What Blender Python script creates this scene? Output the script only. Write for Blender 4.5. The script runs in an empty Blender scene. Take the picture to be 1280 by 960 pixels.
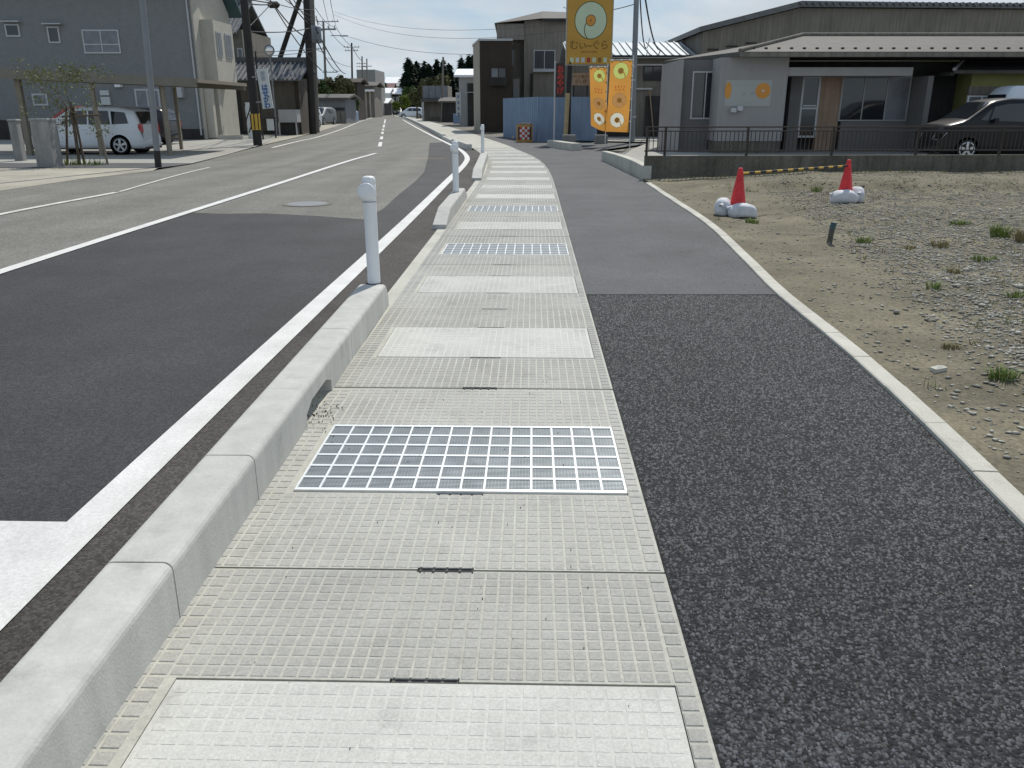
import bpy, math, random
import numpy as np
from mathutils import Vector, Matrix, noise
R = math.radians
PI = math.pi
random.seed(7)
rng = np.random.default_rng(7)
sc = bpy.context.scene
C = sc.collection

# ------------------------------------------------------------------ camera, world, sun, exposure
F, H = 1035.0, 1.55
P = math.atan(346 / F)
SP, CP = math.sin(P), math.cos(P)
cd = bpy.data.cameras.new('camera'); cam = bpy.data.objects.new('camera', cd); C.objects.link(cam)
cam.location = (0, 0, H); cam.rotation_euler = (PI / 2 - P, 0, 0)
cd.sensor_width = 36; cd.lens = F / 1280 * 36; cd.clip_start = 0.05; cd.clip_end = 6000
sc.camera = cam

SUN_EL, SUN_AZ = R(53), R(18)
w = bpy.data.worlds.new('World'); sc.world = w; w.use_nodes = True
nt = w.node_tree; nt.nodes.clear()
def wn(t, **k):
    n = nt.nodes.new(t)
    for a, b in k.items(): setattr(n, a, b)
    return n
out = wn('ShaderNodeOutputWorld'); bg = wn('ShaderNodeBackground'); bg.inputs[1].default_value = 0.1
sky = wn('ShaderNodeTexSky', sky_type='NISHITA', sun_disc=False, sun_elevation=SUN_EL, sun_rotation=SUN_AZ, altitude=100, air_density=1.2, dust_density=.5, ozone_density=1.5)
tc = wn('ShaderNodeTexCoord'); sep = wn('ShaderNodeSeparateXYZ')
nt.links.new(tc.outputs['Generated'], sep.inputs[0])
mz = wn('ShaderNodeMath', operation='MAXIMUM'); mz.inputs[1].default_value = 0.0
nt.links.new(sep.outputs[2], mz.inputs[0])
za = wn('ShaderNodeMath', operation='ADD'); za.inputs[1].default_value = 0.22
nt.links.new(mz.outputs[0], za.inputs[0])
dv = wn('ShaderNodeVectorMath', operation='DIVIDE'); cmb = wn('ShaderNodeCombineXYZ')
for i in range(3): nt.links.new(za.outputs[0], cmb.inputs[i])
nt.links.new(tc.outputs['Generated'], dv.inputs[0]); nt.links.new(cmb.outputs[0], dv.inputs[1])
n1 = wn('ShaderNodeTexNoise'); n1.inputs['Scale'].default_value = 1.1; n1.inputs['Detail'].default_value = 7; n1.inputs['Roughness'].default_value = .58
n1.inputs['Distortion'].default_value = .35
nt.links.new(dv.outputs[0], n1.inputs['Vector'])
rp = wn('ShaderNodeValToRGB'); rp.color_ramp.elements[0].position = .36; rp.color_ramp.elements[1].position = .56
rp.color_ramp.elements[0].color = (0, 0, 0, 1); rp.color_ramp.elements[1].color = (1, 1, 1, 1)
nt.links.new(n1.outputs[0], rp.inputs[0])
n2 = wn('ShaderNodeTexNoise'); n2.inputs['Scale'].default_value = 2.6; n2.inputs['Detail'].default_value = 5
nt.links.new(dv.outputs[0], n2.inputs['Vector'])
rc = wn('ShaderNodeValToRGB'); rc.color_ramp.elements[0].position = .3; rc.color_ramp.elements[1].position = .72
rc.color_ramp.elements[0].color = (5.5, 6.15, 6.7, 1); rc.color_ramp.elements[1].color = (7.2, 7.65, 8.1, 1)
nt.links.new(n2.outputs[0], rc.inputs[0])
skm = wn('ShaderNodeMix', data_type='RGBA', blend_type='MIX'); skm.inputs[0].default_value = 0.15
skm.inputs[7].default_value = (3.7, 5.3, 7.0, 1)
hz = wn('ShaderNodeMapRange'); hz.inputs[1].default_value = .1; hz.inputs[2].default_value = .75; hz.inputs[3].default_value = .8; hz.inputs[4].default_value = .1
nt.links.new(mz.outputs[0], hz.inputs[0]); nt.links.new(hz.outputs[0], skm.inputs[0])
nt.links.new(sky.outputs[0], skm.inputs[6])
mx = wn('ShaderNodeMix', data_type='RGBA')
ct = wn('ShaderNodeMapRange'); ct.inputs[1].default_value = .05; ct.inputs[2].default_value = .75; ct.inputs[3].default_value = 1.0; ct.inputs[4].default_value = .3
nt.links.new(mz.outputs[0], ct.inputs[0]); cm = wn('ShaderNodeMath', operation='MULTIPLY'); nt.links.new(rp.outputs[0], cm.inputs[0]); nt.links.new(ct.outputs[0], cm.inputs[1])
nt.links.new(cm.outputs[0], mx.inputs[0]); nt.links.new(skm.outputs[2], mx.inputs[6]); nt.links.new(rc.outputs[0], mx.inputs[7])
nt.links.new(mx.outputs[2], bg.inputs[0]); nt.links.new(bg.outputs[0], out.inputs[0])

sd = bpy.data.lights.new('sun', 'SUN'); sun = bpy.data.objects.new('sun', sd); C.objects.link(sun)
sd.energy = 3.7; sd.angle = R(0.7); sd.color = (1, .945, .86)
S3 = Vector((math.sin(SUN_AZ) * math.cos(SUN_EL), math.cos(SUN_AZ) * math.cos(SUN_EL), math.sin(SUN_EL)))
sun.rotation_euler = S3.to_track_quat('Z', 'Y').to_euler(); sun.location = S3 * 100
sc.view_settings.view_transform = 'Standard'; sc.view_settings.look = 'None'
sc.view_settings.exposure = 0.0; sc.view_settings.gamma = 1

# ------------------------------------------------------------------ measuring helpers (photograph pixel -> place)
def at(u, v, z=0.0):
    d = v - 480; t = (H - z) / (F * SP + d * CP)
    return Vector(((u - 640) * t, (F * CP - d * SP) * t, z))
def dep(u, v, Y):
    d = v - 480; t = Y / (F * CP - d * SP)
    return (u - 640) * t, H - t * (F * SP + d * CP)
def catmull(pts, n=6):
    pts = [Vector(p) for p in pts]; o = []
    q = [2 * pts[0] - pts[1]] + pts + [2 * pts[-1] - pts[-2]]
    for i in range(1, len(q) - 2):
        a, b, c, d = q[i - 1:i + 3]
        for k in range(n):
            t = k / n
            o.append(.5 * ((2 * b) + (c - a) * t + (2 * a - 5 * b + 4 * c - d) * t * t + (3 * b - a - 3 * c + d) * t ** 3))
    o.append(pts[-1]); return o
def resample(pts, step):
    o = [pts[0].copy()]; need = step
    for a, b in zip(pts, pts[1:]):
        L = (b - a).length; s = 0
        while L - s >= need:
            s += need; o.append(a.lerp(b, s / L)); need = step
        need -= (L - s)
    return o

# ------------------------------------------------------------------ materials
MATS = {}
def mat(name, col, rough=.8, var=.15, scale=2.0, fine=.0, fscale=40.0, bump=0.0, bscale=120.0, metal=0.0, spec=.4, tint=None, emit=None, obj=False, stain=0.0, each=0.0, pits=0.0, broad=0.0, island=None):
    if name in MATS: return MATS[name]
    m = bpy.data.materials.new(name); MATS[name] = m; m.use_nodes = True
    t = m.node_tree; b = t.nodes['Principled BSDF']
    b.inputs['Roughness'].default_value = rough; b.inputs['Metallic'].default_value = metal
    b.inputs['Specular IOR Level'].default_value = spec
    def N(x, **k):
        n = t.nodes.new(x)
        for a, v in k.items(): setattr(n, a, v)
        return n
    if obj: g = N('ShaderNodeTexCoord'); pos = g.outputs['Object']
    else: g = N('ShaderNodeNewGeometry'); pos = g.outputs['Position']
    no = N('ShaderNodeTexNoise'); no.inputs['Scale'].default_value = scale; no.inputs['Detail'].default_value = 6; no.inputs['Roughness'].default_value = .6
    t.links.new(pos, no.inputs['Vector'])
    r = N('ShaderNodeValToRGB'); r.color_ramp.elements[0].position = .3; r.color_ramp.elements[1].position = .7
    c2 = tint if tint else [min(1, x * (1 + var)) for x in col]
    c1 = [x * (1 - var) for x in col]
    r.color_ramp.elements[0].color = (*c1, 1); r.color_ramp.elements[1].color = (*c2, 1)
    t.links.new(no.outputs[0], r.inputs[0]); cur = r.outputs[0]
    if fine:
        f = N('ShaderNodeTexNoise'); f.inputs['Scale'].default_value = fscale; f.inputs['Detail'].default_value = 3
        t.links.new(pos, f.inputs['Vector'])
        fr = N('ShaderNodeMapRange'); fr.inputs[1].default_value = .25; fr.inputs[2].default_value = .75
        fr.inputs[3].default_value = 1 - fine; fr.inputs[4].default_value = 1 + fine
        t.links.new(f.outputs[0], fr.inputs[0])
        mm = N('ShaderNodeVectorMath', operation='SCALE'); t.links.new(cur, mm.inputs[0]); t.links.new(fr.outputs[0], mm.inputs[3]); cur = mm.outputs[0]
    if stain:
        f = N('ShaderNodeTexNoise'); f.inputs['Scale'].default_value = 1.0; f.inputs['Detail'].default_value = 5
        mp = N('ShaderNodeMapping'); mp.inputs['Scale'].default_value = (9, 9, .5)
        t.links.new(pos, mp.inputs[0]); t.links.new(mp.outputs[0], f.inputs['Vector'])
        fr = N('ShaderNodeMapRange'); fr.inputs[1].default_value = .35; fr.inputs[2].default_value = .7
        fr.inputs[3].default_value = 1; fr.inputs[4].default_value = 1 - stain
        t.links.new(f.outputs[0], fr.inputs[0])
        mm = N('ShaderNodeVectorMath', operation='SCALE'); t.links.new(cur, mm.inputs[0]); t.links.new(fr.outputs[0], mm.inputs[3]); cur = mm.outputs[0]
    if island:     # every chip or stone its own shade
        gi = N('ShaderNodeNewGeometry'); fr = N('ShaderNodeMapRange'); fr.inputs[3].default_value = island[0]; fr.inputs[4].default_value = island[1]
        t.links.new(gi.outputs['Random Per Island'], fr.inputs[0]); mm = N('ShaderNodeVectorMath', operation='SCALE'); t.links.new(cur, mm.inputs[0]); t.links.new(fr.outputs[0], mm.inputs[3]); cur = mm.outputs[0]
    if broad:      # large soft patches of dust and wear
        f = N('ShaderNodeTexNoise'); f.inputs['Scale'].default_value = .75; f.inputs['Detail'].default_value = 5; f.inputs['Roughness'].default_value = .6
        t.links.new(pos, f.inputs['Vector'])
        fr = N('ShaderNodeMapRange'); fr.inputs[1].default_value = .32; fr.inputs[2].default_value = .68; fr.inputs[3].default_value = 1 - broad; fr.inputs[4].default_value = 1 + broad
        t.links.new(f.outputs[0], fr.inputs[0]); mm = N('ShaderNodeVectorMath', operation='SCALE'); t.links.new(cur, mm.inputs[0]); t.links.new(fr.outputs[0], mm.inputs[3]); cur = mm.outputs[0]
    if pits:       # sparse dark pits and specks, and a few faint smudges
        vo = N('ShaderNodeTexVoronoi'); vo.inputs['Scale'].default_value = 30; t.links.new(pos, vo.inputs['Vector'])
        sc_ = N('ShaderNodeSeparateColor'); t.links.new(vo.outputs['Color'], sc_.inputs[0])
        g1 = N('ShaderNodeMath', operation='GREATER_THAN'); g1.inputs[1].default_value = 1 - pits; t.links.new(sc_.outputs[0], g1.inputs[0])
        g2 = N('ShaderNodeMapRange'); g2.inputs[1].default_value = .04; g2.inputs[2].default_value = .09; g2.inputs[3].default_value = .62; g2.inputs[4].default_value = 0; t.links.new(vo.outputs['Distance'], g2.inputs[0])
        g3 = N('ShaderNodeMath', operation='MULTIPLY'); t.links.new(g1.outputs[0], g3.inputs[0]); t.links.new(g2.outputs[0], g3.inputs[1])
        sn = N('ShaderNodeTexNoise'); sn.inputs['Scale'].default_value = 4.5; sn.inputs['Detail'].default_value = 7; sn.inputs['Roughness'].default_value = .7; t.links.new(pos, sn.inputs['Vector'])
        s2_ = N('ShaderNodeMapRange'); s2_.inputs[1].default_value = .56; s2_.inputs[2].default_value = .74; s2_.inputs[3].default_value = 0; s2_.inputs[4].default_value = .24; t.links.new(sn.outputs[0], s2_.inputs[0])
        g4 = N('ShaderNodeMath', operation='MAXIMUM'); t.links.new(g3.outputs[0], g4.inputs[0]); t.links.new(s2_.outputs[0], g4.inputs[1])
        g5 = N('ShaderNodeMath', operation='SUBTRACT'); g5.inputs[0].default_value = 1; t.links.new(g4.outputs[0], g5.inputs[1])
        mm = N('ShaderNodeVectorMath', operation='SCALE'); t.links.new(cur, mm.inputs[0]); t.links.new(g5.outputs[0], mm.inputs[3]); cur = mm.outputs[0]
    if each:
        oi = N('ShaderNodeObjectInfo'); fr = N('ShaderNodeMapRange'); fr.inputs[3].default_value = 1 - each; fr.inputs[4].default_value = 1 + each
        t.links.new(oi.outputs['Random'], fr.inputs[0]); mm = N('ShaderNodeVectorMath', operation='SCALE'); t.links.new(cur, mm.inputs[0]); t.links.new(fr.outputs[0], mm.inputs[3]); cur = mm.outputs[0]
    t.links.new(cur, b.inputs['Base Color'])
    if bump:
        f = N('ShaderNodeTexNoise'); f.inputs['Scale'].default_value = bscale; f.inputs['Detail'].default_value = 4
        t.links.new(pos, f.inputs['Vector'])
        bp = N('ShaderNodeBump'); bp.inputs['Strength'].default_value = bump; bp.inputs['Distance'].default_value = .01
        t.links.new(f.outputs[0], bp.inputs['Height']); t.links.new(bp.outputs[0], b.inputs['Normal'])
    return m

def asphalt(name, dark, light, grain, rough=.85, patch=.35, bump=.5, worn=None):
    """aggregate in bitumen: voronoi grains over large soft patches"""
    m = bpy.data.materials.new(name); MATS[name] = m; m.use_nodes = True
    t = m.node_tree; b = t.nodes['Principled BSDF']; b.inputs['Roughness'].default_value = rough; b.inputs['Specular IOR Level'].default_value = .35
    def N(x, **k):
        n = t.nodes.new(x)
        for a, v in k.items(): setattr(n, a, v)
        return n
    g = N('ShaderNodeNewGeometry'); pos = g.outputs['Position']
    vo = N('ShaderNodeTexVoronoi'); vo.inputs['Scale'].default_value = grain; t.links.new(pos, vo.inputs['Vector'])
    sp = N('ShaderNodeSeparateColor'); t.links.new(vo.outputs['Color'], sp.inputs[0])
    r = N('ShaderNodeValToRGB'); r.color_ramp.elements[0].position = .2; r.color_ramp.elements[1].position = .95
    r.color_ramp.elements[0].color = (*dark, 1); r.color_ramp.elements[1].color = (*light, 1)
    t.links.new(sp.outputs[0], r.inputs[0])
    n = N('ShaderNodeTexNoise'); n.inputs['Scale'].default_value = .7; n.inputs['Detail'].default_value = 8; n.inputs['Roughness'].default_value = .65
    t.links.new(pos, n.inputs['Vector'])
    fr = N('ShaderNodeMapRange'); fr.inputs[1].default_value = .3; fr.inputs[2].default_value = .7
    fr.inputs[3].default_value = 1 - patch; fr.inputs[4].default_value = 1 + patch
    t.links.new(n.outputs[0], fr.inputs[0])
    mm = N('ShaderNodeVectorMath', operation='SCALE'); t.links.new(r.outputs[0], mm.inputs[0]); t.links.new(fr.outputs[0], mm.inputs[3])
    cur = mm.outputs[0]
    if worn:   # wheel tracks run along the road: streaks stretched in y
        mp = N('ShaderNodeMapping'); mp.inputs['Scale'].default_value = (1.3, .06, 1)
        n2 = N('ShaderNodeTexNoise'); n2.inputs['Scale'].default_value = 1; n2.inputs['Detail'].default_value = 4
        t.links.new(pos, mp.inputs[0]); t.links.new(mp.outputs[0], n2.inputs['Vector'])
        f2 = N('ShaderNodeMapRange'); f2.inputs[1].default_value = .35; f2.inputs[2].default_value = .65
        t.links.new(n2.outputs[0], f2.inputs[0])
        mi = N('ShaderNodeMix', data_type='RGBA', blend_type='MULTIPLY'); mi.inputs[7].default_value = (*worn, 1)
        t.links.new(f2.outputs[0], mi.inputs[0]); t.links.new(cur, mi.inputs[6]); cur = mi.outputs[2]
    t.links.new(cur, b.inputs['Base Color'])
    bp = N('ShaderNodeBump'); bp.inputs['Strength'].default_value = bump; bp.inputs['Distance'].default_value = .006
    t.links.new(vo.outputs['Distance'], bp.inputs['Height']); bp.invert = True
    t.links.new(bp.outputs[0], b.inputs['Normal'])
    return m

M = {}
M['slab'] = mat('slab_concrete', (.46, .455, .40), .9, .13, 1.3, fine=.12, fscale=60, bump=.2, bscale=160, each=.05, pits=.03)
M['stud'] = mat('stud_concrete', (.395, .392, .36), .85, .15, 1.7, fine=.16, fscale=110, bump=.25, bscale=260, each=.09, pits=.04, broad=.07)
M['lid'] = mat('lid_concrete', (.57, .57, .525), .9, .09, 2.0, fine=.1, fscale=90, bump=.2, bscale=220, each=.06, pits=.06)
M['lidstud'] = mat('lid_stud_concrete', (.535, .535, .495), .9, .11, 2.4, fine=.14, fscale=120, bump=.25, bscale=260, each=.06, pits=.07)
M['kerb'] = mat('kerb_concrete', (.51, .51, .48), .85, .08, 1.5, fine=.06, fscale=60, bump=.15, bscale=120, stain=.14, each=.06, pits=.03)
M['edging'] = mat('edging_concrete', (.50, .49, .43), .9, .12, 2.5, fine=.12, fscale=100, bump=.2, each=.07, pits=.03)
M['galv'] = mat('galvanised_steel', (.78, .80, .80), .42, .08, 20, metal=.35, spec=.6)
M['galvfine'] = mat('galvanised_fine_bar', (.33, .36, .375), .42, .15, 9, metal=.5, spec=.6)
M['dark'] = mat('dark_gap', (.04, .04, .038), .95, .2, 5)
M['rubber'] = mat('lifting_insert', (.16, .15, .14), .9, .2, 20)
M['oldroad'] = asphalt('worn_asphalt', (.145, .142, .126), (.265, .26, .23), 70, .9, .16, .25, worn=(.8, .8, .79))
M['newroad'] = asphalt('fresh_asphalt', (.026, .026, .028), (.065, .065, .068), 110, .75, .3, .4, worn=(.80, .80, .80))
M['gutter'] = asphalt('gutter_asphalt', (.04, .036, .033), (.095, .088, .08), 110, .85, .35, .4)
M['smooth'] = asphalt('footpath_smooth', (.072, .075, .077), (.122, .126, .130), 130, .85, .22, .35)
M['coarse'] = asphalt('footpath_coarse', (.006, .0065, .008), (.032, .035, .040), 80, .85, .35, 1.0)
M['chip'] = mat('asphalt_chip', (.047, .053, .062), .65, .3, 60, fine=.3, fscale=160, spec=.35, broad=.2, island=(.3, 1.65))
M['paint'] = mat('road_paint', (.66, .66, .64), .75, .12, 3, fine=.14, fscale=70, bump=.2, bscale=200)
M['worn'] = mat('worn_paint', (.62, .61, .56), .85, .22, 4, fine=.2, fscale=60)
M['orange_paint'] = mat('orange_mark', (.45, .30, .16), .85, .2, 4)
M['pale'] = mat('pale_pavement', (.36, .335, .275), .95, .22, .8, fine=.15, fscale=30)
M['apron'] = mat('apron_concrete', (.345, .338, .305), .92, .12, .6, fine=.08, fscale=25)
M['soil'] = mat('dirt', (.155, .138, .094), .97, .3, 1.2, fine=.35, fscale=38, bump=.8, bscale=40, broad=.15)
M['ground'] = mat('far_ground', (.20, .19, .16), .95, .2, .3)
M['stone'] = mat('gravel_stone', (.35, .338, .29), .9, .3, 37, fine=.3, fscale=60, island=(.6, 1.4))
M['weed'] = mat('weed_leaf', (.17, .225, .065), .7, .4, 14, spec=.2)
M['dryweed'] = mat('dry_weed', (.26, .22, .11), .85, .3, 14, spec=.2)
M['white'] = mat('white_enamel', (.80, .82, .83), .4, .03, 8)
M['cone'] = mat('cone_red', (.66, .035, .04), .55, .22, 7, fine=.15, fscale=25)
M['bag'] = mat('sandbag_weave', (.60, .61, .64), .75, .14, 7, fine=.1, fscale=50, bump=.9, bscale=14)
M['black'] = mat('black_plastic', (.02, .02, .02), .6, .2, 5)
M['yellow'] = mat('hazard_yellow', (.62, .40, .06), .6, .1, 5)
M['wallc'] = mat('retaining_concrete', (.15, .14, .115), .95, .3, 1.5, fine=.2, fscale=20, stain=.35, bump=.4, bscale=30)
M['bronze'] = mat('bronze_rail', (.045, .036, .032), .5, .1, 5, metal=.2)
M['houseg'] = mat('grey_mortar', (.215, .225, .225), .95, .07, 3, fine=.14, fscale=14, bump=.5, bscale=25)
M['housew'] = mat('cream_mortar', (.48, .46, .40), .95, .06, 2, fine=.05, fscale=14, stain=.08)
M['beam'] = mat('carport_beam', (.19, .18, .145), .6, .08, 2)
M['tan'] = mat('tan_post', (.24, .21, .165), .7, .1, 3)
M['glass'] = mat('window_glass', (.018, .022, .026), .06, .2, 1, spec=.8)
M['curtain'] = mat('curtained_glass', (.17, .18, .20), .35, .2, 3, spec=.7)
M['duskglass'] = mat('dusk_glass', (.05, .052, .06), .4, .2, 3, spec=.4)
M['alu'] = mat('aluminium_frame', (.46, .47, .48), .5, .05, 5, metal=.3)
M['tile'] = mat('roof_tile', (.10, .105, .11), .35, .35, 6, spec=.6)
M['brown'] = mat('brown_cladding', (.052, .040, .030), .85, .14, 1.0, stain=.2)
M['taupe'] = mat('taupe_mortar', (.27, .245, .21), .95, .12, .8, stain=.35, fine=.08, fscale=12)
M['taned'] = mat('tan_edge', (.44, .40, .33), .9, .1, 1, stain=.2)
M['graywall'] = mat('gray_siding', (.42, .43, .44), .9, .07, 1, stain=.12)
M['drab'] = mat('drab_wall', (.21, .195, .165), .95, .15, .8, stain=.35)
M['garagew'] = mat('garage_wall', (.125, .112, .092), .95, .15, .8, stain=.3)
M['darkw'] = mat('dark_boards', (.045, .042, .040), .85, .25, 1.5, stain=.3)
M['metalroof'] = mat('seam_metal_roof', (.34, .37, .39), .35, .08, 2, metal=.5)
M['roofgray'] = mat('grey_slate_roof', (.095, .09, .082), .75, .18, 2, stain=.2)
M['blue'] = mat('blue_panel', (.21, .295, .415), .75, .1, 1.2, stain=.15)
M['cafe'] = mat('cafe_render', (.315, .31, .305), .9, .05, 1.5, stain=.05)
M['cafeshade'] = mat('cafe_render_shaded', (.165, .163, .16), .9, .06, 1.5)  # the cafe render again, darkened to paint shade onto the set-back walls
M['trim'] = mat('cafe_trim', (.36, .355, .35), .8, .05, 2)
M['wood'] = mat('wood_panel', (.34, .235, .165), .75, .14, 2.5, stain=.25)
M['olive'] = mat('olive_render', (.27, .265, .10), .9, .1, 1.5)
M['pole'] = mat('concrete_pole', (.20, .185, .165), .85, .14, 1.2, stain=.15)
M['darkpole'] = mat('dark_pole', (.035, .032, .03), .8, .2, 1.5, stain=.2)
M['steelpole'] = mat('steel_pole', (.22, .235, .25), .5, .1, 1.5, metal=.2)
M['wire'] = mat('wire_black', (.03, .03, .032), .7, .1, 2)
M['leaf'] = mat('leaf_green', (.065, .10, .03), .7, .4, 3.0, spec=.2)
M['leafy'] = mat('leaf_yellow_green', (.15, .20, .04), .7, .35, 3.0, spec=.2)
M['leafo'] = mat('leaf_olive', (.10, .10, .045), .75, .35, 3.0, spec=.2)
M['sapling'] = mat('sapling_leaf', (.16, .17, .07), .7, .35, 3.0, spec=.2)
M['cedar'] = mat('cedar_needles', (.018, .034, .020), .8, .4, 1.2, spec=.15)
M['bark'] = mat('bark', (.12, .09, .065), .95, .25, 6)
M['sgold'] = mat('sign_gold', (.50, .285, .045), .55, .05, 2)
M['sgreen'] = mat('sign_pale_green', (.52, .62, .44), .55, .04, 3)
M['sdark'] = mat('sign_outline', (.10, .085, .02), .6, .05, 3)
M['sbrown'] = mat('sign_letter_brown', (.24, .125, .02), .6, .05, 3)
M['sorange'] = mat('sign_orange', (.62, .27, .05), .55, .05, 3)
M['red'] = mat('signal_red', (.42, .045, .03), .6, .1, 3)
M['boardblk'] = mat('board_black', (.045, .03, .03), .6, .2, 3)
M['poster'] = mat('poster_white', (.55, .58, .57), .6, .04, 3)
M['inkblue'] = mat('ink_blue', (.05, .12, .30), .6, .1, 3)
M['inkgray'] = mat('ink_grey', (.30, .32, .34), .6, .1, 3)
M['carwhite'] = mat('car_white_paint', (.70, .74, .78), .25, .02, 2, spec=.6)
M['carblack'] = mat('car_black_paint', (.008, .0085, .010), .32, .1, 2, spec=.35)
M['carred'] = mat('car_red_paint', (.42, .035, .03), .25, .05, 2, spec=.6)
M['cardark'] = mat('car_dark_paint', (.03, .03, .035), .3, .05, 2, spec=.6)
M['tyre'] = mat('tyre_rubber', (.018, .018, .018), .85, .1, 5)
M['rim'] = mat('alloy_rim', (.55, .56, .57), .35, .05, 5, metal=.6)
M['lamp_red'] = mat('tail_lamp', (.45, .03, .03), .2, .05, 5, spec=.6)
M['lamp_white'] = mat('head_lamp', (.75, .77, .78), .2, .03, 5, spec=.6)
M['pillar'] = mat('gate_pillar', (.30, .30, .29), .9, .15, 4, stain=.25)
M['brightroof'] = mat('bright_metal_roof', (.85, .86, .88), .45, .03, 2)  # glare on the far metal roofs put into a near-white base colour
M['redroof'] = mat('red_roof', (.12, .045, .045), .7, .15, 2)
M['mirror'] = mat('mirror_face', (.75, .75, .75), .08, .02, 2, metal=1.0)
M['teal'] = mat('teal_sleeve', (.05, .10, .11), .6, .2, 20)
M['nobori'] = None

# cloth lets the light from behind through
def cloth(name, col):
    m = bpy.data.materials.new(name); m.use_nodes = True; t = m.node_tree; t.nodes.clear()
    o = t.nodes.new('ShaderNodeOutputMaterial'); a = t.nodes.new('ShaderNodeBsdfDiffuse'); b = t.nodes.new('ShaderNodeBsdfTranslucent'); x = t.nodes.new('ShaderNodeMixShader')
    g = t.nodes.new('ShaderNodeNewGeometry'); n = t.nodes.new('ShaderNodeTexNoise'); n.inputs['Scale'].default_value = 8
    r = t.nodes.new('ShaderNodeValToRGB'); r.color_ramp.elements[0].color = (*[c * .92 for c in col], 1); r.color_ramp.elements[1].color = (*[min(1, c * 1.06) for c in col], 1)
    t.links.new(g.outputs['Position'], n.inputs['Vector']); t.links.new(n.outputs[0], r.inputs[0])
    for s in (a, b): t.links.new(r.outputs[0], s.inputs[0]); 
    x.inputs[0].default_value = .6
    t.links.new(a.outputs[0], x.inputs[1]); t.links.new(b.outputs[0], x.inputs[2]); t.links.new(x.outputs[0], o.inputs[0])
    return m
M['corange'] = cloth('flag_orange', (.70, .35, .085)); M['cgreen'] = cloth('flag_lime', (.62, .70, .22)); M['cpink'] = cloth('flag_brown', (.56, .31, .13))
M['cwhite'] = cloth('flag_white', (.80, .82, .72)); M['cink'] = cloth('flag_ink', (.42, .26, .05)); M['cred'] = cloth('flag_rust', (.55, .16, .05))

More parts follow.
